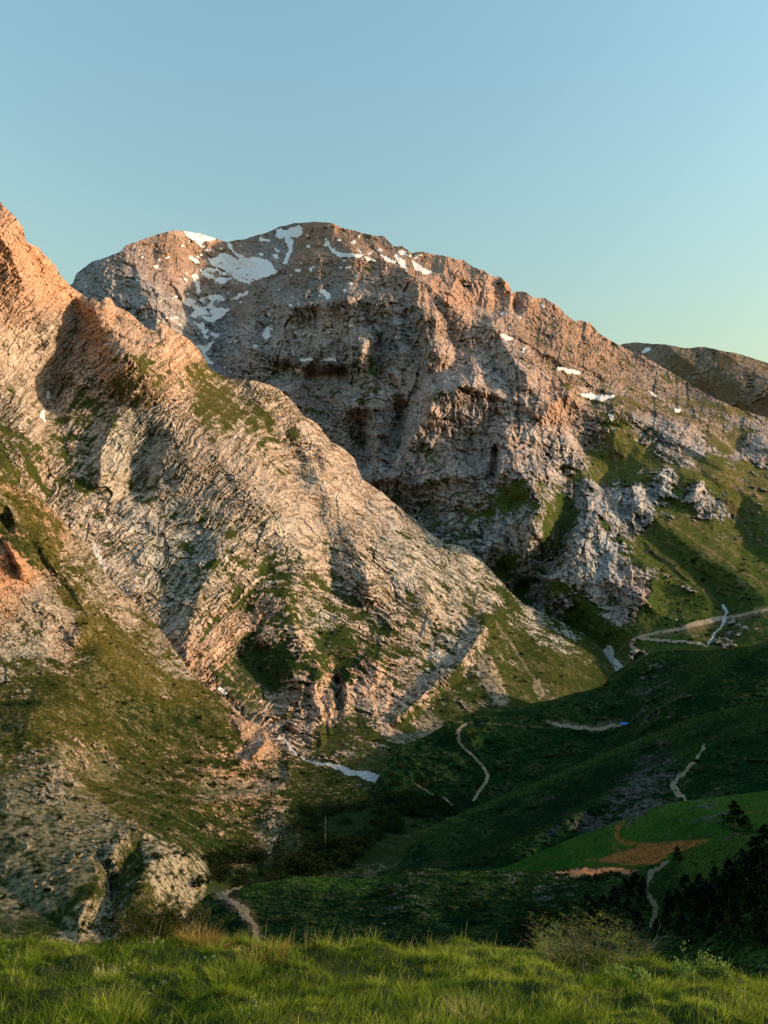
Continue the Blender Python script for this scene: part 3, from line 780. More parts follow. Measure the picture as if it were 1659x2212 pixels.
R_([(765, 1180), (790, 1220), (800, 1270)], 90, 40, 50)
R_([(850, 1100), (860, 1160), (900, 1230), (920, 1300)], 80, 60, 60)
R_([(1000, 1183), (1050, 1260), (1060, 1310), (1050, 1360), (1020, 1400)], 80, 90, 110)
R_([(520, 1420), (560, 1450), (590, 1490)], -110, 60, 60)
R_([(700, 1390), (730, 1430), (720, 1460)], -110, 40, 50)
R_([(470, 1200), (430, 1280), (410, 1350), (405, 1420)], 120, 50, 110)
R_([(620, 1300), (640, 1380), (690, 1420)], 110, 90, 80)
# the banded cliffs at the foot
for (x, y0, y1, a, w) in ((628, 1500, 1560, 40, 14), (652, 1476, 1560, 50, 22), (688, 1466, 1590, 70, 24), (716, 1490, 1570, 30, 12), (752, 1458, 1530, 70, 26), (812, 1436, 1560, 70, 34), (838, 1470, 1590, 45, 14)):
    R_([(x, y0), (x - 7, (y0 + y1) / 2), (x - 2, y1)], a, w, w * .7, .8, (1, .5), 12)
R_([(728, 1465), (730, 1530)], -110, 12, 12)
R_([(860, 1548), (930, 1490), (1000, 1430), (1048, 1350)], 110, 26, 30)
R_([(1050, 1370), (1060, 1450), (1100, 1510)], 80, 50, 60)
R_([(1130, 1320), (1180, 1420), (1200, 1500)], 60, 80, 80)

rho = idw([(0, 450, 1), (60, 600, 1), (150, 650, .95), (0, 700, .95), (60, 800, .9), (20, 850, .75), (130, 720, .9), (20, 950, .35), (70, 1000, .3), (0, 1030, .3), (110, 1000, .8), (90, 900, .75), (-100, 800, .8),
           (220, 700, 1), (300, 720, 1), (400, 760, 1), (180, 770, .95), (160, 830, .6), (170, 900, .4), (150, 980, .42), (170, 1060, .5), (300, 790, .45), (330, 830, .55), (300, 860, .6), (250, 870, .55), (250, 960, .95), (300, 930, .85), (350, 900, .9), (400, 950, .9), (330, 1000, .7), (300, 1050, .55), (250, 1030, .95), (420, 1050, .85), (480, 1000, .95), (200, 1100, .92), (260, 1130, .8), (400, 1130, .75),
           (430, 800, .45), (470, 850, .15), (490, 870, .2), (520, 850, .6), (580, 850, .65), (560, 910, .3), (620, 900, .85), (540, 960, .7), (600, 1000, .8), (520, 1080, .9), (600, 1100, .85), (650, 1000, .85), (700, 1050, .95), (760, 1050, .95), (800, 1100, .9), (640, 1150, .9), (550, 1180, .8), (480, 1180, .6), (350, 1220, .8), (450, 1280, .7), (300, 1230, .9), (560, 1290, .62), (500, 1350, .8), (400, 1400, .95), (600, 1230, .6), (700, 1280, .55), (640, 1350, .55), (560, 1390, .6), (480, 1420, .8),
           (720, 1200, .85), (800, 1200, .9), (860, 1150, .9), (900, 1200, .8), (950, 1230, .7), (850, 1270, .8), (780, 1260, .8), (700, 1350, .6), (800, 1320, .65), (900, 1300, .75), (1000, 1230, .85), (1000, 1300, .7), (1050, 1300, .75), (900, 1350, .7), (800, 1380, .7), (660, 1380, .8), (550, 1430, .1), (600, 1460, .15), (520, 1460, .25), (700, 1400, .2), (740, 1420, .6), (730, 1400, .3), (820, 1410, .45), (680, 1520, .95), (800, 1500, 1), (640, 1510, .85), (850, 1550, .95), (900, 1500, .75), (950, 1460, .85), (1000, 1400, .85), (1030, 1370, .8),
           (900, 1560, .35), (960, 1520, .25), (1000, 1480, .3), (1070, 1350, .35), (1080, 1400, .15), (1120, 1380, .25), (1100, 1330, .4), (1150, 1330, .8), (1200, 1360, .6), (1250, 1390, .4), (1150, 1450, .05), (1230, 1450, .0), (1290, 1420, .1), (1100, 1500, .1), (1000, 1530, .15), (900, 1600, .3), (760, 1600, .3), (700, 1620, .3), (600, 1590, .8), (560, 1560, .8), (640, 1620, .85), (540, 1520, .5), (800, 1640, .15), (850, 1690, .15), (1350, 1500, 0)], C.PX, C.PY, 3.5)
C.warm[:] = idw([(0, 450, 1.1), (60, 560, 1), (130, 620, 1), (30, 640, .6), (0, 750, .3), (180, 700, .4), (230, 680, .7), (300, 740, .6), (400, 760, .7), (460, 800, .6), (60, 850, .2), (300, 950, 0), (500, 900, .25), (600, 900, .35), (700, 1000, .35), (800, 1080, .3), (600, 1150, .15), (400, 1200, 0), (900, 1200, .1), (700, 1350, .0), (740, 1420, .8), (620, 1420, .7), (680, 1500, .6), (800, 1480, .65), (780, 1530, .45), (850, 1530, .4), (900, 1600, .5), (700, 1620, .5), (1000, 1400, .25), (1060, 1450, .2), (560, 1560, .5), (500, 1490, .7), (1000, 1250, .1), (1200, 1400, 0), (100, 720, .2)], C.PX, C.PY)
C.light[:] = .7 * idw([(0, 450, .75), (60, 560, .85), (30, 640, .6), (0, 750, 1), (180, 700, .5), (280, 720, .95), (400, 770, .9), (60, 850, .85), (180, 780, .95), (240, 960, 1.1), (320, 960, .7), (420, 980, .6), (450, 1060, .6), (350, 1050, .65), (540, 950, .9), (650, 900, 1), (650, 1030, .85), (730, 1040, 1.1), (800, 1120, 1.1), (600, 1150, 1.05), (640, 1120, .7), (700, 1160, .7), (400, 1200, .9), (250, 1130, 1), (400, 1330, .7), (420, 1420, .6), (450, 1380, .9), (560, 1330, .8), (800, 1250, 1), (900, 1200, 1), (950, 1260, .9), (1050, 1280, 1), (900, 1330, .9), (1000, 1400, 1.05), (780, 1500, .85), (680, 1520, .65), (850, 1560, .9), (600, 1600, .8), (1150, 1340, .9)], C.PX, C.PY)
C.dry[:] = idw([(0, 950, .5), (160, 900, .4), (480, 850, .9), (440, 800, 1), (600, 950, .5), (500, 1250, .35), (700, 1300, .35), (550, 1440, 0), (720, 1400, 0), (1100, 1400, .25), (1250, 1450, .3), (900, 1600, .3), (800, 1650, .6), (700, 1620, .7), (1000, 1500, .3), (300, 820, .8), (200, 1000, .3)], C.PX, C.PY)
C.line(C.soil, [(95, 850), (90, 900), (98, 960), (105, 1030)], .8, 14, 6, 8, .7)
C.paint(C.soil, [(1045, 1410), (1060, 1420), (1078, 1450), (1104, 1514), (1080, 1522), (1052, 1500), (1034, 1462), (1030, 1430)], 1, 3, 5)
C.paint(C.soil, [(1152, 1466), (1165, 1468), (1178, 1500), (1165, 1510), (1152, 1490)], 1, 3, 4)
C.paint(C.soil, [(915, 1530), (960, 1560), (975, 1580), (930, 1600), (860, 1600), (850, 1590), (900, 1575)], .8, 6, 8)
C.line(C.soil, [(1075, 1350), (1110, 1400), (1140, 1450), (1165, 1480)], .8, 4, 3, 4, .8)
C.paint(C.soil, [(500, 1500), (560, 1540), (580, 1600), (560, 1620), (500, 1560)], .6, 8, 10)
C.line(C.soil, [(470, 820), (500, 832), (560, 836)], .5, 14, 8, 6, .6)
for ln, w, a in (([(560, 1400), (600, 1430), (580, 1470), (520, 1450), (540, 1420)], 50, .6), ([(715, 1385), (735, 1400)], 40, .6), ([(600, 1520), (640, 1500), (670, 1470)], 14, .5), ([(725, 1500), (730, 1540)], 12, .6), ([(440, 1000), (470, 1060)], 30, .3), ([(400, 1440), (410, 1460)], 14, .6), ([(860, 1600), (900, 1640)], 50, .4)):
    C.line(C.shrub, ln, .8, w, 12, 10, a)
nc0 = C.R.copy()
rho = rho - .07 * sstep(1080, 1250, C.PY)
Pc, nm, nf = detail(C, rho, 2.05, rough=.72, big=(32, 330), bed=lambda x, y: y - np.where(x < 640, 1.0, .62) * (np.sqrt((x - 640) ** 2 + 80 ** 2) - 80), bed_a=1.6, lam=12, tall=1.0, grass_rough=.6, spots=.20, spot_wl=7)
rid = 1
C.rname[1] = ('gravel_stream', M_GRAVEL, dict(label='pale gravel stream bed winding out of the lower gorge', kind='structure'))
C.mark_line(1, [(600, 1592, 4), (625, 1612, 5), (640, 1632, 7), (660, 1640, 5), (690, 1648, 6), (720, 1655, 9), (750, 1666, 10), (780, 1674, 13), (805, 1682, 16), (825, 1692, 16), (840, 1704, 12)], 6, 4)
C.mark_line(1, [(205, 1180, 8), (212, 1200, 11), (222, 1225, 9)], 8, 3)
C.mark_line(1, [(850, 1712, 4), (862, 1720, 4)], 4, 3)
snow(C, [(473, 1483), (481, 1487), (488, 1497), (486, 1503), (478, 1497), (470, 1488)], 'last snow scrap at the gully foot beside the red bank', 2)
snow(C, D1([(205, 865), (218, 870), (212, 900), (200, 895)]), 'upper snow dash in the left gully', 2)
snow(C, D1([(180, 950), (170, 975), (200, 1005), (195, 990), (185, 975), (198, 950)]), 'hooked snow dash lower in the left gully', 2)
C.line(C.soil, [(720, 1233), (735, 1260), (755, 1300)], .8, 4, 2, 3, .6)
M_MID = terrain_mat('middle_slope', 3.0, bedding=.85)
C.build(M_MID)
stamp('middle ridge')

# ================================================================ FRONT LEFT SPUR
DL = Layer('near_slope', -200, 1180,
           [(-200, 940), (0, 1035), (60, 1062), (100, 1085), (130, 1118), (165, 1160), (200, 1190), (225, 1235), (260, 1275), (300, 1310), (350, 1365), (385, 1410), (405, 1447), (440, 1480), (475, 1506), (500, 1520), (530, 1555), (555, 1562), (575, 1580), (590, 1608), (620, 1625), (640, 1634), (700, 1660), (760, 1684), (800, 1698), (830, 1706), (870, 1720), (950, 1752), (1180, 1830)],
           [(-200, 2120), (500, 2120), (650, 2020), (1180, 1960)], 2.1,
           [(-200, 940, 2150), (0, 1035, 2300), (100, 1085, 2400), (200, 1190, 2500), (300, 1310, 2480), (410, 1450, 2330), (480, 1506, 2250), (560, 1575, 2080), (640, 1632, 1930), (700, 1658, 1860), (830, 1705, 1680), (950, 1752, 1550), (1180, 1830, 1330),
            (0, 1250, 1950), (100, 1400, 1850), (200, 1300, 2180), (300, 1500, 1880), (0, 1500, 1620), (120, 1610, 1470), (300, 1650, 1600), (500, 1650, 1780), (600, 1750, 1530), (700, 1780, 1430), (800, 1800, 1330), (240, 1790, 1180), (0, 1750, 1180), (0, 1950, 900), (200, 2000, 840), (320, 1820, 1120), (450, 1880, 1130), (400, 1980, 950), (600, 1880, 1170), (-200, 1500, 1450), (-200, 2100, 750), (400, 2110, 800), (800, 1900, 1100), (1100, 1940, 1000)],
           4, 1.6)
DL.prep()
R_ = DL.ridge
R_([(90, 1580), (125, 1620), (135, 1670), (165, 1710), (235, 1755), (290, 1790), (325, 1815), (350, 1850)], 120, 260, 150, .9)
R_([(0, 1060), (60, 1100), (110, 1180), (165, 1260), (190, 1330), (235, 1400), (320, 1440), (380, 1470), (480, 1560)], 75, 70, 80)
R_([(0, 1120), (60, 1200), (130, 1290), (160, 1340)], -50, 30, 30)
R_([(15, 1175), (30, 1200), (42, 1230)], 60, 10, 50, 1, (1, 1), 3)
R_([(30, 1190), (80, 1250), (140, 1320), (165, 1350)], 55, 60, 30)
R_([(60, 1560), (90, 1520), (150, 1540), (240, 1590), (300, 1620)], 30, 40, 60)
R_([(300, 1830), (260, 1880), (240, 1940), (210, 2000)], -40, 40, 40)
R_([(330, 1820), (380, 1880), (420, 1940)], -25, 25, 25)
R_([(215, 1850), (235, 1900), (250, 1960), (230, 2020)], -22, 20, 20)
R_([(530, 1556), (570, 1570), (578, 1600), (560, 1625)], 55, 40, 16)
R_([(620, 1650), (625, 1680), (590, 1705), (500, 1725), (430, 1728)], 30, 16, 40)
R_([(575, 1610), (540, 1640), (470, 1660), (400, 1680)], 26, 14, 40)
R_([(600, 1760), (640, 1790), (645, 1830)], 40, 60, 30)
rho = idw([(0, 1050, .35), (60, 1080, .35), (100, 1110, .5), (160, 1180, .65), (220, 1260, .7), (280, 1330, .7), (350, 1400, .7), (400, 1450, .75), (200, 1240, .55), (30, 1130, .15), (100, 1200, .15), (60, 1160, .1), (150, 1290, .2), (180, 1340, .05), (200, 1370, .1), (260, 1400, .1), (300, 1440, .15), (400, 1490, .1), (350, 1420, .4),
           (10, 1210, 1), (40, 1250, 1), (80, 1290, 1), (130, 1330, 1), (150, 1350, .9), (20, 1350, .95), (60, 1400, .7), (0, 1430, .7), (100, 1380, .85), (135, 1410, .75), (170, 1410, .45), (60, 1450, .3), (200, 1450, .05), (100, 1480, .05), (300, 1520, .02), (400, 1550, .05), (200, 1550, .0), (50, 1560, .05), (450, 1570, .1), (500, 1600, .3),
           (540, 1560, .9), (570, 1590, .9), (530, 1630, .55), (480, 1650, .4), (420, 1670, .35), (560, 1690, .5), (500, 1710, .45), (600, 1680, .5), (450, 1730, .35), (120, 1610, .35), (150, 1640, .45), (200, 1660, .35), (60, 1640, .45), (100, 1700, .5), (0, 1650, .2), (50, 1750, .28), (150, 1770, .3), (230, 1800, .38), (270, 1800, .5), (100, 1830, .28), (0, 1850, .25), (50, 1930, .2), (150, 1900, .3), (250, 1700, .1), (350, 1750, .1), (300, 1730, .05), (400, 1800, .15), (480, 1790, .3), (550, 1770, .35), (600, 1800, .5), (630, 1840, .5),
           (330, 1840, .25), (380, 1870, .2), (430, 1890, .25), (300, 1880, .3), (350, 1930, .25), (230, 1900, .35), (250, 1970, .3), (150, 1980, .4), (120, 2010, .4), (60, 1990, .1), (0, 2000, .05), (700, 1700, .1), (650, 1680, .12), (750, 1730, .15), (700, 1760, .3), (800, 1780, .05), (900, 1800, 0), (700, 1850, 0), (600, 1880, .0)], DL.PX, DL.PY, 3.5)
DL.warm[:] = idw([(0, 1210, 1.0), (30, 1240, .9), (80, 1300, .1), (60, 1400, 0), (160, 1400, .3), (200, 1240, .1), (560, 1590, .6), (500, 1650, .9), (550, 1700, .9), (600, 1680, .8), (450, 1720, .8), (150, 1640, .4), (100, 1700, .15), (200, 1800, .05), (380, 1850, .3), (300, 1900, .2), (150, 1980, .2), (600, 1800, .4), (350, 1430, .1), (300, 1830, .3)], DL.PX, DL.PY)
DL.dry[:] = idw([(0, 1060, .9), (60, 1120, .9), (110, 1190, 1), (165, 1290, 1), (190, 1340, 1), (250, 1410, 1), (330, 1450, 1), (400, 1500, .8), (470, 1550, .6), (0, 1110, .6), (30, 1150, .2), (70, 1190, .3), (120, 1250, .3), (250, 1330, .6), (200, 1440, .35), (100, 1500, .25), (300, 1550, .12), (400, 1560, .15), (200, 1600, .5), (120, 1540, .65), (180, 1590, .75), (250, 1640, .35), (350, 1700, .3), (200, 1690, .7), (290, 1780, .6), (350, 1780, .1), (450, 1700, .7), (400, 1640, .4), (500, 1620, .3), (450, 1800, .05), (550, 1760, .35), (620, 1820, .6), (600, 1740, .1), (700, 1700, .2), (760, 1720, .15), (700, 1780, .1), (50, 1650, .35), (0, 1800, .3), (100, 1900, .2), (0, 2000, .05), (800, 1780, 0)], DL.PX, DL.PY)  # high values along the upper edge paint its golden sunlight as dry grass
DL.light[:] = .7 * idw([(10, 1215, .35), (60, 1280, .95), (120, 1340, 1), (40, 1350, .9), (200, 1230, .85), (300, 1340, .9), (100, 1720, .3), (50, 1800, .3), (150, 1850, .3), (50, 1950, .3), (200, 1780, .45), (260, 1800, .6), (330, 1830, 1.1), (380, 1860, 1.1), (430, 1900, 1), (300, 1930, .7), (240, 1950, .8), (150, 1990, .75), (550, 1700, .8), (560, 1580, .8), (620, 1800, .8), (150, 1640, .8)], DL.PX, DL.PY)  # low values left of the spur paint its shade into the rock tone
DL.paint(DL.soil, [(308, 1800), (340, 1812), (400, 1838), (440, 1862), (462, 1890), (440, 1930), (400, 1990), (340, 1940), (318, 1880), (306, 1840)], 1.0, 5, 8)
DL.paint(DL.soil, [(218, 1850), (232, 1870), (250, 1920), (262, 1990), (280, 2030), (120, 2030), (140, 1990), (180, 1950), (230, 1930), (232, 1900)], .8, 8, 14)
DL.paint(DL.soil, [(0, 1690), (60, 1640), (130, 1640), (235, 1765), (300, 1812), (220, 1860), (130, 1960), (0, 1990)], .62, 22, 16, .75)
DL.line(DL.soil, [(220, 1858), (238, 1890), (248, 1930), (262, 1990)], 1, 10, 4, 5, .9)
DL.paint(DL.soil, [(420, 1725), (440, 1690), (540, 1690), (600, 1655), (626, 1668), (620, 1690), (590, 1712), (500, 1722), (460, 1730)], .55, 8, 12, .8)
DL.paint(DL.soil, [(120, 1600), (180, 1612), (240, 1640), (260, 1680), (200, 1680), (150, 1660), (125, 1640)], .5, 8, 12, .7)
DL.paint(DL.soil, [(540, 1780), (620, 1760), (650, 1800), (645, 1850), (600, 1850), (560, 1830)], .45, 10, 14, .8)
DL.line(DL.soil, [(0, 1070), (20, 1090), (40, 1120)], .8, 10, 5, 5, .8)
DL.line(DL.soil, [(480, 1507), (520, 1540), (545, 1562)], 1, 5, 2, 3, .8)
nz_ = fbm(np.stack([DL.PX, DL.PY, DL.PX * 0 + 5], 1).astype(f32), 12, 3)
DL.soil = np.where((rho < .2) & (np.hypot(DL.PX - 140, DL.PY - 1412) < 60), np.maximum(DL.soil, sstep(.25, .5, nz_ + .5 - np.hypot((DL.PX - 135) / 40, (DL.PY - 1412) / 22) * .7)), DL.soil).astype(f32)
for ln, w, a in (([(480, 1960), (560, 1890), (650, 1850), (740, 1840), (900, 1830)], 70, .9), ([(660, 1790), (720, 1790), (900, 1750)], 90, .9), ([(640, 1800), (700, 1810), (850, 1760)], 70, .85), ([(250, 1900), (290, 1940), (310, 1990)], 44, .7), ([(0, 1990), (60, 1985), (120, 1995)], 30, .7), ([(480, 1850), (500, 1890), (470, 1920)], 50, .7), ([(420, 1640), (430, 1700), (400, 1720)], 30, .3)):
    DL.line(DL.shrub, ln, .9, w, 16, 14, a)  # scrub; on the valley floor this colour also paints the shade lying there
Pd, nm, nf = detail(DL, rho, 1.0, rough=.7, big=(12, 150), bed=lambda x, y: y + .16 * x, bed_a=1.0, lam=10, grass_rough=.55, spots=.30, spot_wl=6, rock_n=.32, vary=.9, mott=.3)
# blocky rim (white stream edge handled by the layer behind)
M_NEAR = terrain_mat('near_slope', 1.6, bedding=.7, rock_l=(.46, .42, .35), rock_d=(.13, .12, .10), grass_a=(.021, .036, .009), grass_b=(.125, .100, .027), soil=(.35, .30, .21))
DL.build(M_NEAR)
stamp('near slope')

# ================================================================ DARK HILLS ON THE RIGHT
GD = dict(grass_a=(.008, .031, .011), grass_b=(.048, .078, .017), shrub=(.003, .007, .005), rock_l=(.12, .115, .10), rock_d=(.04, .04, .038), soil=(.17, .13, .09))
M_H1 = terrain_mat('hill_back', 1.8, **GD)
M_ROAD2 = plain_mat('hill_track', (.10, .085, .055), (.26, .22, .15), 1.2)
E1 = Layer('back_hill', 560, 1860,
           [(560, 1900), (640, 1850), (720, 1800), (780, 1740), (810, 1690), (835, 1650), (870, 1612), (920, 1590), (965, 1563), (1000, 1548), (1060, 1533), (1100, 1525), (1180, 1515), (1240, 1497), (1262, 1493), (1302, 1481), (1321, 1457), (1340, 1445), (1365, 1430), (1405, 1411), (1429, 1406), (1525, 1405), (1597, 1399), (1621, 1396), (1659, 1384), (1860, 1330)],
           [(560, 1960), (900, 1900), (1200, 1760), (1500, 1640), (1860, 1580)], 2.1,
           [(560, 1900, 1150), (720, 1800, 1380), (835, 1650, 1850), (870, 1612, 2000), (1000, 1548, 2250), (1180, 1515, 2500), (1262, 1493, 2650), (1321, 1457, 2900), (1405, 1411, 3000), (1525, 1405, 2800), (1659, 1384, 2700), (1860, 1330, 2650), (880, 1750, 1520), (1000, 1650, 1850), (1050, 1720, 1650), (1200, 1560, 2250), (1300, 1580, 2100), (1400, 1500, 2300), (1550, 1480, 2200), (1659, 1500, 2050), (1200, 1660, 1800), (800, 1850, 1280), (1860, 1500, 2000), (1400, 1620, 1850), (900, 1900, 1150)], 5, 1.2)
E1.prep()
R_ = E1.ridge
R_([(1560, 1400), (1480, 1440), (1400, 1500), (1350, 1560), (1290, 1590)], -110, 60, 50)
R_([(1620, 1396), (1540, 1440), (1440, 1510), (1370, 1570)], 70, 40, 60)
R_([(1390, 1412), (1330, 1470), (1240, 1520), (1150, 1540), (1050, 1560)], 50, 60, 40)
R_([(1659, 1470), (1560, 1500), (1480, 1530)], 60, 40, 50)
R_([(990, 1560), (1040, 1640), (1050, 1680), (1030, 1730)], 30, 30, 30)
rho = idw([(700, 1800, .1), (900, 1650, .05), (1000, 1600, .05), (1200, 1540, .1), (1350, 1450, .1), (1500, 1460, .02), (1410, 1460, .4), (1440, 1500, .3), (1550, 1410, .05), (1600, 1500, .0), (1150, 1640, .1), (900, 1760, 0)], E1.PX, E1.PY)
E1.dry[:] = idw([(700, 1800, .3), (850, 1650, .1), (870, 1700, .3), (1000, 1560, .4), (1000, 1640, 0), (1100, 1560, .3), (1200, 1530, .5), (1300, 1500, .3), (1450, 1450, .3), (1550, 1410, .9), (1500, 1500, .1), (1600, 1450, .05), (1200, 1600, .2), (1100, 1700, .05), (1300, 1570, .1), (1380, 1430, .4)], E1.PX, E1.PY)
E1.line(E1.dry, [(1302, 1484), (1365, 1434), (1405, 1415), (1525, 1409), (1621, 1400), (1680, 1386)], 1.1, 12, 8, 3, .8)  # highlights along the crests, painted in as paler dry grass
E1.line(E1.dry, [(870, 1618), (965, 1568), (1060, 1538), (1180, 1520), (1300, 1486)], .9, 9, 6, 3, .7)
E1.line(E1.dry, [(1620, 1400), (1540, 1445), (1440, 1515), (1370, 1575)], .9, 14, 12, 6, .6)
E1.line(E1.soil, [(960, 1557), (1040, 1561), (1110, 1566), (1170, 1570)], .7, 3, 1.5, 2, .7)
E1.line(E1.soil, [(1180, 1560), (1230, 1566), (1290, 1572), (1340, 1556)], .8, 12, 5, 6, .7)
E1.line(E1.soil, [(1070, 1528), (1080, 1533)], .6, 8, 3, 3, .6)
E1.line(E1.shrub, [(600, 1900), (700, 1840), (800, 1780), (840, 1700)], .9, 60, 20, 10, .7)
E1.line(E1.shrub, [(880, 1740), (940, 1750), (1000, 1740)], .9, 50, 16, 10, .8)
detail(E1, rho, 1.25, big=(72, 260), vary=.8, mott=.16, grass_rough=2.6, spots=.34, spot_wl=9)
E1.rname[1] = ('dirt_track', M_ROAD2, dict(label='narrow pale track curving down the shaded back hill', kind='structure'))
E1.mark_line(1, [(1008, 1563, 4), (995, 1570, 5), (988, 1585, 5.5), (992, 1603, 5), (1010, 1622, 5), (1030, 1640, 5), (1045, 1660, 5), (1054, 1675, 6), (1050, 1690, 6), (1035, 1708, 5.5), (1024, 1728, 5)], 7, 1)
E1.mark_line(1, [(1183, 1560, 5), (1215, 1566, 6), (1255, 1573, 6), (1290, 1576, 6), (1320, 1568, 5), (1340, 1567, 4)], 5, 3)
E1.mark_line(1, [(890, 1690, 2.5), (915, 1705, 2.5), (935, 1715, 3), (960, 1722, 4), (975, 1740, 6)], 3, 3)
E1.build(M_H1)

M_H2 = terrain_mat('hill_middle', 1.3, **GD)
E2 = Layer('middle_hill', 600, 1860,
           [(600, 1960), (700, 1905), (740, 1885), (800, 1845), (850, 1826), (870, 1812), (960, 1772), (1060, 1728), (1120, 1703), (1180, 1679), (1250, 1650), (1330, 1616), (1400, 1588), (1436, 1570), (1500, 1548), (1560, 1532), (1620, 1516), (1659, 1506), (1860, 1450)],
           [(600, 2000), (900, 1960), (1200, 1900), (1500, 1800), (1860, 1760)], 2.1,
           [(600, 1960, 1000), (740, 1885, 1150), (870, 1812, 1350), (1060, 1728, 1600), (1250, 1650, 1750), (1400, 1588, 1850), (1560, 1532, 1800), (1659, 1506, 1750), (1860, 1450, 1650), (900, 1880, 1080), (1000, 1850, 1100), (1150, 1780, 1200), (1250, 1760, 1200), (1300, 1720, 1300), (1450, 1680, 1350), (1550, 1640, 1400), (1659, 1640, 1350), (1400, 1740, 1150), (1560, 1720, 1150), (1860, 1600, 1300), (1000, 1780, 1350), (1200, 1720, 1420), (1860, 1750, 1000), (1300, 1880, 950)], 6, 1.0)
E2.prep()
R_ = E2.ridge
R_([(1640, 1545), (1560, 1580), (1480, 1620), (1400, 1660), (1300, 1720), (1200, 1780), (1100, 1830)], 60, 50, 60)
R_([(1659, 1525), (1560, 1556), (1440, 1620), (1330, 1680), (1200, 1730), (1100, 1770), (1000, 1800)], -45, 30, 30)
R_([(1420, 1690), (1370, 1720), (1300, 1760), (1230, 1800)], -30, 30, 30)
rho = idw([(900, 1850, .05), (1100, 1800, .05), (1300, 1700, .05), (1400, 1690, .6), (1370, 1730, .65), (1390, 1740, .75), (1340, 1720, .5), (1280, 1770, .5), (1310, 1740, .55), (1440, 1720, .4), (1500, 1650, .1), (1600, 1600, .1), (1200, 1680, .1), (1250, 1700, .05), (1450, 1650, .3), (1500, 1700, .1), (1600, 1680, .0), (1230, 1800, .4), (1330, 1640, 0), (820, 1870, .1)], E2.PX, E2.PY)
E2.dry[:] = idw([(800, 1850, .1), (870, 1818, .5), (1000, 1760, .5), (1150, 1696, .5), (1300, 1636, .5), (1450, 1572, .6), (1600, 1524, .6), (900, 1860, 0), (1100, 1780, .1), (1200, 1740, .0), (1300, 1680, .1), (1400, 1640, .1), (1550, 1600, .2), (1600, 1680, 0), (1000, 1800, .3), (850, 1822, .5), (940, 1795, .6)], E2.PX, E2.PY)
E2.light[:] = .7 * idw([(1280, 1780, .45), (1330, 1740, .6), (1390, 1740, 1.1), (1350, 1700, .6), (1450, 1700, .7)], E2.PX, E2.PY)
E2.line(E2.dry, [(740, 1890), (850, 1831), (1060, 1733), (1250, 1655), (1436, 1575), (1560, 1537), (1680, 1505)], 1.2, 12, 9, 3, .85)  # light catching crest and fold, put into the grass colour
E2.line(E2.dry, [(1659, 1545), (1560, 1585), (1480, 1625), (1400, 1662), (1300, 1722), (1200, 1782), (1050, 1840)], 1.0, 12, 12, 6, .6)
E2.line(E2.shrub, [(1659, 1535), (1560, 1566), (1440, 1635), (1330, 1695), (1200, 1745)], .7, 16, 14, 6, .6)  # dark stripe along the furrow
E2.line(E2.shrub, [(1330, 1660), (1250, 1720), (1150, 1790), (1000, 1850)], .9, 40, 20, 14, .5)
detail(E2, rho, .9, big=(46, 180), vary=.8, mott=.16, grass_rough=2.6, spots=.32, spot_wl=9)
E2.rname[1] = ('dirt_track', M_ROAD2, dict(label='bare pale footpath climbing the shaded middle hill', kind='structure'))
E2.mark_line(1, [(1519, 1610, 3), (1512, 1625, 4), (1501, 1642, 5), (1488, 1656, 8), (1477, 1668, 8), (1463, 1682, 10), (1453, 1695, 10), (1462, 1706, 6), (1472, 1718, 7), (1480, 1727, 6)], 8, 7)
E2.rname[2] = ('gravel_road', M_GRAVEL, dict(label='thin light grey road cut at the foot of the middle hill', kind='structure'))
E2.mark_line(2, [(735, 1888, 4), (760, 1868, 4), (782, 1852, 9), (800, 1840, 8), (830, 1822, 4), (852, 1810, 3)], 5, 2)
E2.line(E2.soil, [(745, 1886), (770, 1876), (800, 1890)], .7, 26, 6, 8, .8)
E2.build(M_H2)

GK = dict(GD); GK.update(grass_a=(.024, .075, .013), grass_b=(.075, .13, .022), soil=(.33, .115, .038))
M_H3 = terrain_mat('knoll', .9, **GK)
E3 = Layer('green_knoll', 860, 1860,
           [(860, 1900), (1000, 1890), (1097, 1872), (1165, 1841), (1233, 1812), (1300, 1788), (1348, 1771), (1380, 1752), (1402, 1746), (1436, 1737), (1487, 1729), (1571, 1719), (1659, 1708), (1860, 1690)],
           [(860, 1960), (1100, 1950), (1400, 1940), (1500, 1880), (1860, 1850)], 2.1,
           [(860, 1900, 800), (1097, 1872, 830), (1233, 1812, 860), (1348, 1771, 880), (1436, 1737, 890), (1571, 1719, 860), (1659, 1708, 820), (1860, 1690, 760), (1150, 1880, 720), (1300, 1840, 740), (1300, 1880, 660), (1400, 1800, 780), (1500, 1790, 730), (1400, 1840, 690), (1600, 1770, 720), (1659, 1790, 660), (1860, 1800, 600), (1450, 1830, 690), (1350, 1930, 600), (1100, 1940, 650)], 7, .7)
E3.prep()
E3.ridge([(1348, 1771), (1335, 1790), (1330, 1815), (1360, 1830)], -10, 16, 16)
E3.ridge([(1480, 1800), (1400, 1828), (1300, 1850)], -16, 40, 30)
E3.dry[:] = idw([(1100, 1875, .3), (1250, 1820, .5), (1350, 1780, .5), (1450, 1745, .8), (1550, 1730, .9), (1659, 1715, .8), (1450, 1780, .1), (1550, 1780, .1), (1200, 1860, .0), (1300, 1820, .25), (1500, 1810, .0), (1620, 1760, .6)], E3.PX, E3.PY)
E3.paint(E3.soil, [(1270, 1857), (1300, 1856), (1350, 1838), (1400, 1829), (1436, 1818), (1487, 1816), (1541, 1816), (1503, 1830), (1480, 1840), (1449, 1842), (1436, 1856), (1415, 1868), (1388, 1863), (1355, 1867), (1314, 1866)], 1, 3, 5)
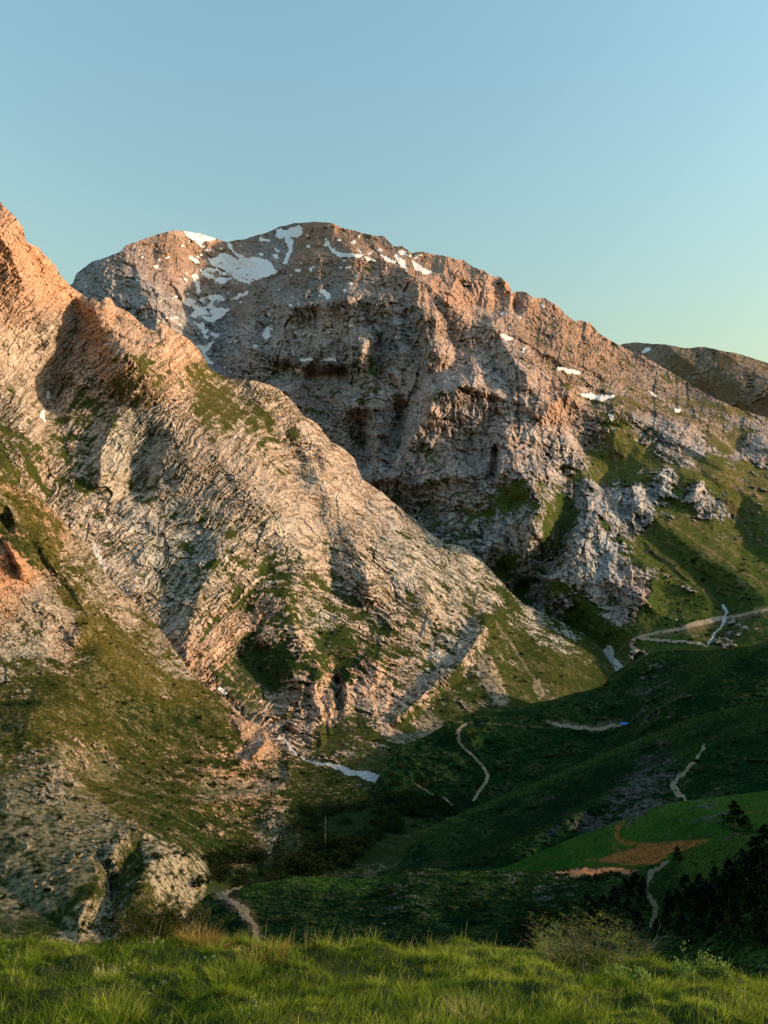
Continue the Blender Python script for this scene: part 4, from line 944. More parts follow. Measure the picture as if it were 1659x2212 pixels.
E3.line(E3.soil, [(1345, 1774), (1334, 1785), (1330, 1800), (1336, 1812), (1355, 1822), (1385, 1826), (1440, 1828), (1503, 1826)], .9, 9, 3, 3, .9)
E3.line(E3.soil, [(1570, 1762), (1659, 1750)], .6, 3, 2, 3, .6)
E3.line(E3.soil, [(1325, 1832), (1340, 1840), (1350, 1846)], .6, 7, 4, 3, .6)
detail(E3, idw([(1000, 1900, 0), (1560, 1780, .4), (1400, 1780, 0), (1380, 1750, .6), (1300, 1800, .0), (1600, 1740, 0)], E3.PX, E3.PY), .45, vary=.4, mott=.2, big=(5, 90), grass_rough=1.4, spots=.06, spot_wl=8)
E3.build(M_H3)

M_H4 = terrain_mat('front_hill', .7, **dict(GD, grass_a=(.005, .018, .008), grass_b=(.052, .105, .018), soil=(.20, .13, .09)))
E4 = Layer('front_hill', 330, 1860,
           [(330, 2030), (380, 2005), (405, 1975), (425, 1952), (450, 1932), (470, 1926), (520, 1914), (560, 1907), (600, 1901), (640, 1894), (690, 1893), (750, 1897), (790, 1898), (830, 1889), (860, 1884), (880, 1877), (905, 1873), (940, 1876), (960, 1880), (1000, 1881), (1097, 1882), (1165, 1882), (1216, 1881), (1260, 1872), (1320, 1874), (1385, 1874), (1412, 1868), (1449, 1856), (1463, 1842), (1503, 1829), (1544, 1820), (1605, 1805), (1659, 1796), (1860, 1760)],
           [(330, 2140), (1860, 2200)], 2.1,
           [(330, 2030, 430), (425, 1952, 480), (520, 1914, 520), (690, 1893, 560), (905, 1873, 560), (1097, 1882, 560), (1216, 1881, 580), (1385, 1874, 580), (1449, 1856, 560), (1544, 1820, 500), (1659, 1796, 440), (1860, 1760, 380), (500, 2000, 400), (700, 2000, 400), (900, 2000, 390), (1100, 1990, 400), (1250, 1950, 420), (1390, 1960, 420), (1500, 1930, 380), (1620, 1900, 340), (1860, 1900, 300), (400, 2130, 280), (900, 2130, 270), (1400, 2130, 260), (1860, 2180, 220), (1620, 2000, 290)], 8, .8)
E4.prep()
R_ = E4.ridge
R_([(1449, 1856), (1415, 1880), (1398, 1910), (1400, 1950), (1410, 2000)], -26, 40, 30)
R_([(1385, 1876), (1340, 1900), (1280, 1950), (1180, 2020)], 16, 40, 40)
R_([(470, 1925), (500, 1950), (540, 2000), (550, 2050)], 8, 40, 40)
R_([(880, 1880), (890, 1950), (900, 2030)], 10, 60, 60)
rho = idw([(500, 2000, 0), (560, 1915, .1), (600, 1940, .0), (640, 1930, .0), (880, 1890, .34), (900, 1940, .30), (860, 1980, .25), (920, 2000, .2), (760, 1990, .0), (800, 1890, .1), (1150, 1890, .3), (1185, 1895, .36), (1000, 1950, .0), (1300, 1960, .1), (1100, 1980, .0), (1500, 1880, .0), (1600, 1850, 0), (1640, 1980, .2), (1500, 1960, 0)], E4.PX, E4.PY)
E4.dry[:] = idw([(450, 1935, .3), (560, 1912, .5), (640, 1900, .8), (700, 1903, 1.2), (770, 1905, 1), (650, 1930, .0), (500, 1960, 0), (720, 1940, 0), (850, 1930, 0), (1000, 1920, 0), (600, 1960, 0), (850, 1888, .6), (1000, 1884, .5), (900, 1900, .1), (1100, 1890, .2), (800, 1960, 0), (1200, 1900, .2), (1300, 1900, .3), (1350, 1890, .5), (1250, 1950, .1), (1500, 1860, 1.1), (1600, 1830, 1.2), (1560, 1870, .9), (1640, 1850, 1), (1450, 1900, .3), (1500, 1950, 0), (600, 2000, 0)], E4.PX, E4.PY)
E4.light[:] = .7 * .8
E4.paint(E4.soil, [(1216, 1876), (1240, 1878), (1300, 1874), (1380, 1874), (1362, 1886), (1330, 1889), (1290, 1892), (1276, 1898), (1262, 1888), (1244, 1900), (1228, 1890)], 1, 3, 6)
E4.paint(E4.warm, [(1200, 1860), (1400, 1860), (1400, 1900), (1200, 1900)], 1, 5)
E4.line(E4.soil, [(470, 1930), (495, 1948), (520, 1962), (540, 1985), (552, 2020), (560, 2050)], .7, 26, 8, 8, .6)
detail(E4, rho, .26, big=(8, 70), vary=.8, mott=.16, grass_rough=2.6, spots=.25, spot_wl=12)
M_RED = plain_mat('red_earth', (.22, .085, .035), (.38, .16, .065), .6)
E4.rname[1] = ('red_cut_bank', M_RED, dict(label='strip of bare red earth along the rim of the front hill', kind='structure'))
E4.mark_poly(1, [(1214, 1879), (1240, 1882), (1300, 1876), (1378, 1876), (1360, 1884), (1325, 1886), (1285, 1888), (1276, 1894), (1262, 1886), (1244, 1892), (1230, 1886)], 6, .25)
M_TRACK = plain_mat('track_earth', (.075, .062, .042), (.18, .145, .10), .5)
E4.rname[2] = ('dirt_track', M_TRACK, dict(label='pale earth track coming over the left end of the front hill', kind='structure'))
E4.mark_line(2, [(522, 1911, 4), (500, 1920, 6), (472, 1931, 13), (490, 1945, 13), (515, 1958, 11), (535, 1978, 10), (548, 2005, 11), (560, 2050, 12)], 10, 9, .12)
E4.rname[3] = ('footpath', M_TRACK, dict(label='pale footpath dropping between the pines on the front hill', kind='structure'))
E4.mark_line(3, [(1449, 1856, 4), (1430, 1868, 9), (1415, 1878, 12), (1402, 1892, 10), (1397, 1905, 4), (1398, 1925, 7), (1408, 1945, 10), (1415, 1962, 12), (1410, 1980, 9), (1405, 2000, 6)], 8, 6)
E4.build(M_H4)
stamp('hills')

# ================================================================ FOREGROUND MEADOW
rnd = random.Random(5)
rs = np.random.RandomState(5)
mounds = []
for k in range(150):
    yy = rs.uniform(5.2, 10.2); xx = rs.uniform(-.62, .62) * yy
    mounds.append((xx, yy, rs.uniform(.14, .42), rs.uniform(.05, .17)))
mounds += [(-3.3, 6.9, .5, .16), (-1.0, 8.0, .5, .13), (.55, 8.1, .6, .14), (1.6, 7.0, .5, .1), (2.6, 8.9, .45, .14), (-2.5, 9.3, .5, .1), (-4.1, 9.0, .5, .12), (.9, 7.2, .5, .12)]
MN = np.array(mounds, f32)


def ground_z(x, y):
    x = np.asarray(x, f32); y = np.asarray(y, f32)
    q = np.stack([x, y, x * 0 + 3.3], 1)
    z = -1.65 - .25 * y - .044 * x - .012 * np.minimum(x * x, 36) - .09 * np.maximum(y - 8, 0) ** 2
    z = np.where(y > 14, -1.65 - .25 * y - .044 * x - .012 * np.minimum(x * x, 36) - .09 * 36 - 1.08 * (y - 14) + 0 * y, z)
    z = z + .10 * fbm(q, 1.9, 3, .5)
    nb = np.zeros_like(z)
    m = (y > 4.5) & (y < 11)
    for mx, my, r, h in MN:
        d2 = ((x - mx) ** 2 + ((y - my) * 1.25) ** 2) / (r * r)
        nb = np.maximum(nb, h * np.exp(-d2 * 1.3))
    return z + nb * m, nb


gx = np.concatenate([np.linspace(-60, -7.5, 22), np.linspace(-7, 7, 200), np.linspace(7.5, 60, 22)])
gy = np.concatenate([np.linspace(-40, 4, 30), np.linspace(4.2, 11, 125), np.linspace(11.3, 60, 30)])
GX, GY = np.meshgrid(gx, gy)
gz, gnb = ground_z(GX.ravel(), GY.ravel())
GV = np.stack([GX.ravel(), GY.ravel(), gz], 1)
n0, n1 = len(gx), len(gy)
ii = np.arange(n0 * n1).reshape(n1, n0)
GQ = np.stack([ii[:-1, :-1].ravel(), ii[:-1, 1:].ravel(), ii[1:, 1:].ravel(), ii[1:, :-1].ravel()], 1)
M_TURF = plain_mat('turf', (.010, .018, .005), (.035, .045, .010), .02, bump=.8)
tag(mesh_np('meadow_ground', GV, GQ, M_TURF, True), kind='structure')


def leafy_mat(name, dark, mid, light, trans=.35):
    """three tones chosen per blade or leaf by the first channel of its tint attribute"""
    m, nt, b = new_mat(name)
    at = nd(nt, 'ShaderNodeAttribute', attribute_name='tint')
    sp = nt.nodes.new('ShaderNodeSeparateColor'); nt.links.new(at.outputs['Color'], sp.inputs[0])
    tc = nt.nodes.new('ShaderNodeTexCoord')
    nn = noise(nt, tc.outputs['Object'], 1.3, 3, .6)
    c = ramp(nt, sp.outputs[0], [(0, dark), (.5, mid), (1, light)])
    c = mixc(nt, ramp(nt, nn, [(.35, 0.0), (.7, .45)]), c, dark)
    nt.links.new(c, b.inputs['Base Color'])
    tr = nt.nodes.new('ShaderNodeBsdfTranslucent'); nt.links.new(c, tr.inputs[0])
    mx = nt.nodes.new('ShaderNodeMixShader'); mx.inputs[0].default_value = trans
    out = nt.nodes['Material Output']
    nt.links.new(b.outputs[0], mx.inputs[1]); nt.links.new(tr.outputs[0], mx.inputs[2]); nt.links.new(mx.outputs[0], out.inputs[0])
    return m


M_GRASS = leafy_mat('grass_blades', (.030, .055, .008), (.22, .32, .03), (.66, .70, .15), .5)
M_STRAW = leafy_mat('straw', (.20, .22, .05), (.42, .42, .14), (.62, .60, .32), .35)
M_GOLD = leafy_mat('gold_straw', (.16, .11, .03), (.36, .25, .07), (.50, .40, .16), .35)


def blades(name, base, length, width, lean, ldir, tint, mat, segs=2, head=None):
    """strips of `segs` quads ending in a point, bending towards ldir; returns vertices, faces (triangles), tints"""
    n = len(base)
    yaw = rs.uniform(0, math.pi, n)
    sx, sy = np.cos(yaw), np.sin(yaw)
    V = []; F_ = []
    rows = segs + 1
    for k in range(rows):
        t = k / segs
        off = lean * length * t ** 1.8
        c = base + np.stack([np.cos(ldir) * off, np.sin(ldir) * off, length * (t - .25 * lean * t * t)], 1)
        w = width * (1 - t) ** .7 * .5 if k < segs else width * 0
        if k < segs:
            V.append(c - np.stack([sx * w, sy * w, w * 0], 1)); V.append(c + np.stack([sx * w, sy * w, w * 0], 1))
        else:
            V.append(c)
    per = 2 * segs + 1
    A_ = np.stack(V, 1).reshape(-1, 3)
    b0 = (np.arange(n) * per)[:, None]
    tri = []
    for k in range(segs - 1):
        a = 2 * k
        tri += [[a, a + 1, a + 3], [a, a + 3, a + 2]]
    a = 2 * (segs - 1)
    tri += [[a, a + 1, a + 2]]
    T = (b0[:, None, :] + np.array(tri)[None]).reshape(-1, 3)
    lev = np.array([k / segs for k in range(segs) for _ in (0, 1)] + [1.0])
    tn = np.clip(np.repeat(tint, per) * (.35 + .9 * np.tile(lev, n)), 0, 1)  # shaded base and lit tip painted into each blade's tint
    return A_, T, np.stack([tn, tn, tn, tn * 0 + 1], 1)


def join_sets(sets):
    V = []; T = []; C_ = []; o = 0
    for v, t, c in sets:
        V.append(v); T.append(t + o); C_.append(c); o += len(v)
    return np.concatenate(V), np.concatenate(T), np.concatenate(C_)


def scatter(n, y0=4.5, y1=10.6, half=.60):
    y = np.sqrt(rs.uniform(y0 ** 2, y1 ** 2, n)); x = rs.uniform(-half, half, n) * y
    return x.astype(f32), y.astype(f32)


def on_ground(x, y, sink=.01):
    z, nb = ground_z(x, y)
    return np.stack([x, y, z - sink], 1), nb


sets = []
# sward
x, y = scatter(90000)
q = np.stack([x, y, x * 0], 1)
clump = fbm(q, .55, 3, .6, off=2.0); patch = fbm(q, 1.8, 2, .5, off=9.0)
B0, nb = on_ground(x, y)
B0[:, 2] += .008 * (nb > .05)
short = np.clip(nb / .06, 0, 1)
ln = (.045 + .06 * np.clip(clump + .4, 0, 1.4) + rs.uniform(0, .04, len(x))) * (1 - .45 * short)
ti = np.clip(.27 + .36 * patch + .22 * clump + rs.normal(0, .18, len(x)) + .18 * short, 0, 1)
ldir = -.4 + patch * 2.0 + rs.normal(0, .9, len(x))
sets.append(blades('g', B0, ln, rs.uniform(.004, .008, len(x)), rs.uniform(.1, .9, len(x)), ldir, ti, None, 2))
# tufts
mx_, my_ = scatter(90000)
_, nbm = ground_z(mx_, my_)
km = nbm > .035
mx_, my_ = mx_[km][:36000], my_[km][:36000]
Bm, nbm = on_ground(mx_, my_, .004)
sets.append(blades('m', Bm, rs.uniform(.018, .045, len(mx_)), rs.uniform(.004, .008, len(mx_)), rs.uniform(.1, .9, len(mx_)), rs.uniform(0, 6.28, len(mx_)), np.clip(rs.normal(.42, .18, len(mx_)), 0, 1), None, 2))
tx, ty = scatter(1500)
n_per = rs.randint(14, 40, len(tx))
idx = np.repeat(np.arange(len(tx)), n_per)
ang = rs.uniform(0, 2 * math.pi, len(idx)); rad = rs.uniform(0, .05, len(idx))
x = tx[idx] + np.cos(ang) * rad; y = ty[idx] + np.sin(ang) * rad
B0, nb = on_ground(x.astype(f32), y.astype(f32))
tl = rs.uniform(.07, .19, len(tx))[idx] * rs.uniform(.6, 1.1, len(idx))
tt = np.clip(rs.normal(.38, .22, len(tx))[idx] + rs.normal(0, .1, len(idx)), 0, 1)
sets.append(blades('t', B0, tl, rs.uniform(.004, .007, len(idx)), rs.uniform(.25, 1.0, len(idx)), ang + rs.normal(0, .3, len(idx)), tt, None, 3))
v, t, c = join_sets(sets)
o = mesh_np('meadow_grass', v, t, M_GRASS, True, {'tint': c}, tri=True)
tag(o, 'green meadow grass in soft tufts covering the near slope', 'grass', kind='stuff')
# pale dry stalks
x, y = scatter(420)
x2, y2 = scatter(260, 8.4, 10.2)
x = np.concatenate([x, x2]); y = np.concatenate([y, y2])
B0, nb = on_ground(x, y)
ln = rs.uniform(.12, .30, len(x)); ln[420:] = rs.uniform(.10, .34, 260)
S1 = blades('s', B0, ln, rs.uniform(.004, .0065, len(x)), rs.uniform(.1, .6, len(x)), rs.normal(.2, 1.2, len(x)), rs.uniform(.2, 1, len(x)), None, 4)
o = mesh_np('dry_stalks', S1[0], S1[1], M_STRAW, True, {'tint': S1[2]}, tri=True)
tag(o, 'thin pale dry grass stalks standing above the meadow', 'dry grass', kind='stuff')
stamp('grass')


def ground_pt(px, py, y0=5.0, y1=11.5):
    """first point where the line of sight through a frame position meets the meadow"""
    ex, ey, te = rays(np.array([px]), np.array([py]))
    r = np.linspace(y0, y1, 400)
    z, _ = ground_z(ex[0] * r, ey[0] * r)
    k = np.nonzero(te[0] * r <= z)[0]
    k = k[0] if len(k) else 300
    return Vector((float(ex[0] * r[k]), float(ey[0] * r[k]), float(z[k])))


# golden tuft
def tuft_thing(px, py, n, h, spread, mat, name, label, cat, group=None, width=.006, y=None):
    p = ground_pt(px, py) if y is None else y
    a = rs.uniform(0, 2 * math.pi, n); r = spread * np.sqrt(rs.uniform(0, 1, n))
    bx = p.x + np.cos(a) * r; by = p.y + np.sin(a) * r
    B_, _ = on_ground(bx.astype(f32), by.astype(f32))
    v, t, c = blades('x', B_, h * rs.uniform(.45, 1.1, n), rs.uniform(width * .7, width * 1.3, n), rs.uniform(.15, .9, n), a + rs.normal(0, .5, n), rs.uniform(0, 1, n), None, 3)
    o = mesh_np(name, v, t, mat, True, {'tint': c}, tri=True)
    return tag(o, label, cat, group)


tuft_thing(432, 2048, 520, .25, .17, M_GOLD, 'dry_grass_tuft', 'bushy orange gold dry grass tuft on the rim beside the dark shrub', 'grass tuft')
tuft_thing(468, 2052, 200, .15, .16, M_GOLD, 'dry_grass_tuft', 'lower ragged dry tuft just right of the orange gold tuft', 'grass tuft')
tuft_thing(575, 2062, 260, .14, .25, M_GOLD, 'dry_grass_tuft', 'flat reddish tuft of dry grass on the rim above the earth track', 'grass tuft')
tuft_thing(505, 2120, 700, .20, .22, M_GRASS, 'grass_tuft', 'fresh bright green tuft spreading in front of the orange gold tuft', 'grass tuft')
tuft_thing(260, 2205, 420, .22, .18, M_GRASS, 'grass_tuft', 'upright green tuft at the bottom edge of the meadow', 'grass tuft')
tuft_thing(230, 2112, 220, .10, .10, M_STRAW, 'grass_tuft', 'small matted tuft of bleached grass among the green mounds', 'grass tuft')
tuft_thing(1010, 2195, 200, .15, .16, M_STRAW, 'grass_tuft', 'pale straw coloured tuft low in the meadow below the twiggy bush', 'grass tuft')


# ---------------------------------------------------------------- twigs, bushes, trees
def tube(V, Q, p, q, r0, r1, sides=4):
    d = (q - p).normalized() if (q - p).length > 1e-9 else Vector((0, 0, 1))
    u = d.orthogonal().normalized(); w = d.cross(u)
    b = len(V)
    for c, r in ((p, r0), (q, r1)):
        for k in range(sides):
            a = 2 * math.pi * k / sides
            V.append(tuple(c + (u * math.cos(a) + w * math.sin(a)) * r))
    for k in range(sides):
        k2 = (k + 1) % sides
        Q.append((b + k, b + k2, b + sides + k2, b + sides + k))


def quad_leaf(V, Q, T, c, s, rn, tint, flat=.0):
    a = Vector((rn.gauss(0, 1), rn.gauss(0, 1), rn.gauss(0, 1))).normalized()
    b = a.orthogonal().normalized(); b.rotate(Matrix.Rotation(rn.uniform(0, 6.28), 3, a))
    d = a.cross(b)
    k = len(V)
    for f, g in ((-1, 0), (0, -.45), (1, 0), (0, .45)):
        V.append(tuple(c + b * f * s + d * g * s))
    Q.append((k, k + 1, k + 2, k + 3)); T.extend([tint] * 4)


def mesh_list(name, V, Q, mat, T=None, parent=None, smooth=False):
    me = bpy.data.meshes.new(name); me.from_pydata(V, [], Q)
    if smooth: me.polygons.foreach_set('use_smooth', [True] * len(me.polygons))
    if T is not None:
        a = me.color_attributes.new('tint', 'FLOAT_COLOR', 'POINT')
        a.data.foreach_set('color', np.repeat(np.array(T, f32), 4))
    me.materials.append(mat)
    o = bpy.data.objects.new(name, me); COL.objects.link(o)
    if parent: o.parent = parent
    return o


def empty(name, loc, label, cat, group=None):
    o = bpy.data.objects.new(name, None); COL.objects.link(o); o.location = loc; o.empty_display_size = .2
    return tag(o, label, cat, group)


M_TWIG = plain_mat('twig_bark', (.16, .12, .085), (.34, .28, .21), .02)
M_BUSHLEAF = leafy_mat('bush_leaves', (.06, .06, .02), (.13, .15, .03), (.24, .30, .05), .35)
M_DARKLEAF = leafy_mat('shrub_leaves', (.012, .020, .006), (.045, .060, .010), (.16, .14, .02), .3)
M_WEED = leafy_mat('weed_leaves', (.05, .10, .02), (.12, .22, .04), (.30, .38, .12), .4)


def grow(V, Q, tips, p, d, length, r, depth, rn, up=.12):
    n = 4
    for k in range(n):
        q = p + d * (length / n)
        tube(V, Q, p, q, r, r * .82, 3)
        r *= .82; p = q
        d = (d + Vector((rn.gauss(0, .16), rn.gauss(0, .16), rn.gauss(up, .10)))).normalized()
        tips.append((p.copy(), depth))
        if depth > 0 and rn.random() < .75:
            dd = (d + Vector((rn.gauss(0, .7), rn.gauss(0, .7), rn.gauss(.1, .35)))).normalized()
            grow(V, Q, tips, p, dd, length * rn.uniform(.45, .7), r * .7, depth - 1, rn, up)


def bush(name, loc, label, width, height, stems, leaf_n, leaf_s, leafmat, seed, leaf_zone=None, depth=2, twig_r=.006):
    rn = random.Random(seed)
    root = empty(name, loc, label, 'bush')
    V, Q, tips = [], [], []
    for k in range(stems):
        a = rn.uniform(0, 2 * math.pi); rr = rn.uniform(0, .42) * width
        p = Vector((math.cos(a) * rr, math.sin(a) * rr * .7, -.25))
        out = rn.uniform(.1, .55)
        d = Vector((math.cos(a) * out, math.sin(a) * out, 1)).normalized()
        grow(V, Q, tips, p, d, (height + .25) * rn.uniform(.55, 1.0), twig_r * rn.uniform(.8, 1.4), depth, rn)
    mesh_list('branches', V, Q, M_TWIG, None, root)
    LV, LQ, LT = [], [], []
    for k in range(leaf_n):
        p, dp = rn.choice(tips)
        if p.z < .05 and rn.random() < .6: continue
        z = leaf_zone(p) if leaf_zone else rn.random()
        if z < 0: continue
        c = p + Vector((rn.gauss(0, .02), rn.gauss(0, .02), rn.gauss(0, .02)))
        quad_leaf(LV, LQ, LT, c, leaf_s * rn.uniform(.6, 1.3), rn, min(1, max(0, z + rn.gauss(0, .15))))
    mesh_list('leaves', LV, LQ, leafmat, LT, root)
    return root


def zone_r(p):
    if abs(p.x + .40) < .16 and p.z > .12: return .9
    if abs(p.x - .22) < .12 and p.z > .2: return .85
    if p.z > .34: return .7 if abs(p.x) < .4 else -1
    return .2 if abs(p.x) < .55 else -1


p = ground_pt(1290, 2078)
p.y += .15; p.z = float(ground_z(np.array([p.x]), np.array([p.y]))[0][0])
bush('twiggy_bush', p, 'twiggy half leafless bush with yellow green sprigs on the meadow rim', 1.45, .36, 70, 9500, .011, M_BUSHLEAF, 12, zone_r, 2, .0036).scale = (1.08, 1, .42)
p = ground_pt(335, 2040); p.y += .35
p.z = float(ground_z(np.array([p.x]), np.array([p.y]))[0][0])
bush('leafy_shrub', p, 'dark leafy shrub with golden edge behind the meadow rim', 1.0, .40, 40, 15000, .014, M_DARKLEAF, 4, lambda p: max(0, min(1, (p.z - .25) * 1.4 + p.x * .5)), 2, .003).scale = (1.0, 1, .6)
p = ground_pt(400, 2040); p.y += .5
p.z = float(ground_z(np.array([p.x]), np.array([p.y]))[0][0])
bush('bare_bush', p, 'small bare pale twigged bush between the dark shrub and gold tuft', .3, .36, 9, 60, .008, M_BUSHLEAF, 8, None, 2, .004).scale = (1, 1, .7)


def weed(px, py, h, label, n=5, seed=0, leaf=.02):
    rn = random.Random(seed)
    p = ground_pt(px, py)
    root = empty('weed', p, label, 'weed', 'leafy weeds in the meadow')
    V, Q, tips = [], [], []
    LV, LQ, LT = [], [], []
    for k in range(n):
        b = Vector((rn.gauss(0, .05), rn.gauss(0, .05), -.02)); d = Vector((rn.gauss(0, .2), rn.gauss(0, .2), 1)).normalized()
        hh = h * rn.uniform(.6, 1.0)
        for j in range(7):
            q = b + d * hh / 7
            tube(V, Q, b, q, .003, .003, 3); b = q
            d = (d + Vector((rn.gauss(0, .12), rn.gauss(0, .12), .05))).normalized()
            for m in range(5):
                quad_leaf(LV, LQ, LT, b + Vector((rn.gauss(0, leaf), rn.gauss(0, leaf), rn.gauss(0, leaf))), leaf * rn.uniform(.5, 1), rn, rn.uniform(.3, 1))
    mesh_list('stem', V, Q, M_TWIG, None, root)['kind'] = 'stuff'
    mesh_list('leaves', LV, LQ, M_WEED, LT, root)['kind'] = 'stuff'
    return root


weed(1470, 2100, .42, 'tallest leafy green weed rising alone right of the twiggy bush', 1, 1, .017)
weed(1512, 2108, .26, 'spreading bright green weed with forked tops on the right rim', 9, 2, .020)
weed(1480, 2112, .16, 'low dense green weed at the foot of the tallest weed', 12, 3, .022)
weed(1560, 2112, .18, 'low green weed at the right end of the weed row', 8, 4, .022)
weed(1385, 2125, .13, 'dense mat of round leaved weed below the twiggy bush', 16, 5, .022)
weed(1340, 2118, .12, 'left end of the round leaved mat below the twiggy bush', 12, 6, .022)
M_FLOWER = plain_mat('flower_heads', (.36, .42, .24), (.52, .56, .38), .01)


def flower(px, py, h, label, seed):
    rn = random.Random(seed)
    p = ground_pt(px, py)
    root = empty('wildflower', p, label, 'wildflower', 'pale wildflowers in the meadow')
    V, Q = [], []; HV, HQ = [], []
    for k in range(4):
        b = Vector((rn.gauss(0, .05), rn.gauss(0, .04), 0)); t = b + Vector((rn.gauss(0, .03), rn.gauss(0, .03), h * rn.uniform(.7, 1)))
        tube(V, Q, b, t, .002, .002, 3)
        for m in range(4):
            c = t + Vector((rn.gauss(0, .007), rn.gauss(0, .007), rn.gauss(-.01, .009)))
            tube(HV, HQ, c - Vector((0, 0, .003)), c, .001, .0035, 5); tube(HV, HQ, c, c + Vector((0, 0, .003)), .0035, .001, 5)
    mesh_list('stem', V, Q, M_WEED, [.5] * len(V), root)['kind'] = 'stuff'
    mesh_list('flower_head', HV, HQ, M_FLOWER, None, root)['kind'] = 'stuff'


for k, (px, py, h, lb) in enumerate(((470, 2095, .16, 'pale flower cluster in front of the fresh green tuft'), (515, 2092, .18, 'pale flower cluster right of the fresh green tuft'), (332, 2072, .2, 'row of pale flower spikes under the dark shrub'), (352, 2070, .18, 'second group of pale flower spikes under the dark shrub'),
                                     (272, 2110, .1, 'tiny white flowers beside the bleached tuft'), (1228, 2140, .1, 'creamy flower cluster straight below the twiggy bush'), (1595, 2160, .09, 'pale flowers low in the meadow at the far right'), (30, 2075, .1, 'pale flowers on the left mound near the rim'),
                                     (345, 2150, .08, 'low pale flowers in the hollow below the dark shrub'), (540, 2190, .08, 'cream flowers at the bottom of the meadow'))):
    flower(px, py, h, lb, 50 + k)
stamp('foreground')

# ---------------------------------------------------------------- scrub and trees on the slopes
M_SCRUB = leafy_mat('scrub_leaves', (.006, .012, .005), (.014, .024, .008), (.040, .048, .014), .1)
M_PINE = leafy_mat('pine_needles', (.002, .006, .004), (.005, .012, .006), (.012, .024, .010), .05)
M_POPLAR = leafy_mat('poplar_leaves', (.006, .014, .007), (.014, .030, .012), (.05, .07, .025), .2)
M_TRUNK = plain_mat('trunk_bark', (.03, .025, .02), (.07, .055, .04), .3)
M_PALEBARK = plain_mat('pale_bark', (.07, .068, .055), (.14, .13, .105), .3)


def crown_mesh(name, n, shape, leaf, mat, seed, inner=True):
    """leaf clumps filling a crown; shape(rn) -> (point, size factor, tint)"""
    rn = random.Random(seed)
    V, Q, T = [], [], []
    for k in range(n):
        c, sf, ti = shape(rn)
        quad_leaf(V, Q, T, c, leaf * sf, rn, ti)
    me = bpy.data.meshes.new(name); me.from_pydata(V, [], Q)
    a = me.color_attributes.new('tint', 'FLOAT_COLOR', 'POINT'); a.data.foreach_set('color', np.repeat(np.array(T, f32), 4))
    me.materials.append(mat)
    return me


def blob_shape(lumps, rn0):
    ls = [(Vector((rn0.gauss(0, .42), rn0.gauss(0, .42), rn0.uniform(.2, .75))), rn0.uniform(.22, .46)) for _ in range(lumps)]

    def f(rn):
        c, r = rn.choice(ls)
        d = Vector((rn.gauss(0, 1), rn.gauss(0, 1), rn.gauss(0, 1))).normalized()
        p = c + d * r * rn.uniform(.55, 1.0)
        p.z = max(p.z, .0)
        return p, rn.uniform(.6, 1.2), min(1, max(0, .35 + .4 * d.z + rn.gauss(0, .15)))
    return f


SCRUB = [crown_mesh('scrub_bush', 130, blob_shape(6, random.Random(k)), .17, M_SCRUB, k) for k in range(5)]


SCRUB_Q = []


def place_scrub(lay, px, py, size_px, label, group, cat='shrub', wide=1.0, forced=False):
    p, R = lay.at(px, py)
    s = size_px * (1.25 if forced else 1.9) / F * R * .5
    if not forced:
        SCRUB_Q.append((size_px, p, s, label, group, cat, wide, rnd.randint(0, 4), rnd.uniform(.75, 1.2), rnd.uniform(0, 6.28)))
        return
    o = bpy.data.objects.new('scrub_bush', rnd.choice(SCRUB)); COL.objects.link(o)
    o.location = p - Vector((0, 0, s * .12)); o.scale = (s * wide, s, s * rnd.uniform(.75, 1.2)); o.rotation_euler = (0, 0, rnd.uniform(0, 6.28))
    return tag(o, label, cat, group)


def scatter_scrub(lay, poly, n, smin, smax, label, group, pw=2.0, wide=1.0):
    xs_ = [p[0] for p in poly]; ys_ = [p[1] for p in poly]; c = 0
    while c < n:
        k = 400
        x = rs.uniform(min(xs_), max(xs_), k); y = rs.uniform(min(ys_), max(ys_), k)
        m = poly_in(poly, x, y, .5) > .5
        for a, b in zip(x[m], y[m]):
            if c >= n: break
            place_scrub(lay, a, b, smin + (smax - smin) * rnd.random() ** pw, label, group, 'shrub', wide); c += 1


scatter_scrub(DL, [(305, 1805), (350, 1820), (440, 1865), (460, 1900), (430, 1950), (390, 2000), (340, 1960), (310, 1880)], 62, 3.5, 10, 'dark round shrub dotted over the pale eroded bank', 'shrubs on the pale eroded bank', 1.6)
scatter_scrub(DL, [(225, 1870), (300, 1840), (315, 1960), (300, 2020), (150, 2020), (190, 1940)], 58, 4.5, 13, 'dark shrub in the thicket of the gully left of the pale bank', 'shrubs in the lower left gully', 1.2)
scatter_scrub(DL, [(0, 1620), (110, 1600), (230, 1760), (300, 1810), (220, 1860), (100, 1980), (0, 1980)], 62, 4, 12, 'small dark shrub on the terraced grey left slope', 'shrubs on the terraced left slope', 2.2)
scatter_scrub(DL, [(160, 1650), (300, 1600), (500, 1620), (600, 1640), (640, 1700), (620, 1790), (480, 1830), (330, 1790), (200, 1720)], 55, 3.5, 9, 'small dark shrub on the green spur', 'shrubs on the green spur', 2.2)
scatter_scrub(DL, [(640, 1650), (720, 1670), (830, 1715), (860, 1760), (700, 1800), (640, 1780)], 36, 4, 10, 'small dark shrub between the stream and the valley trees', 'shrubs below the stream', 1.8)
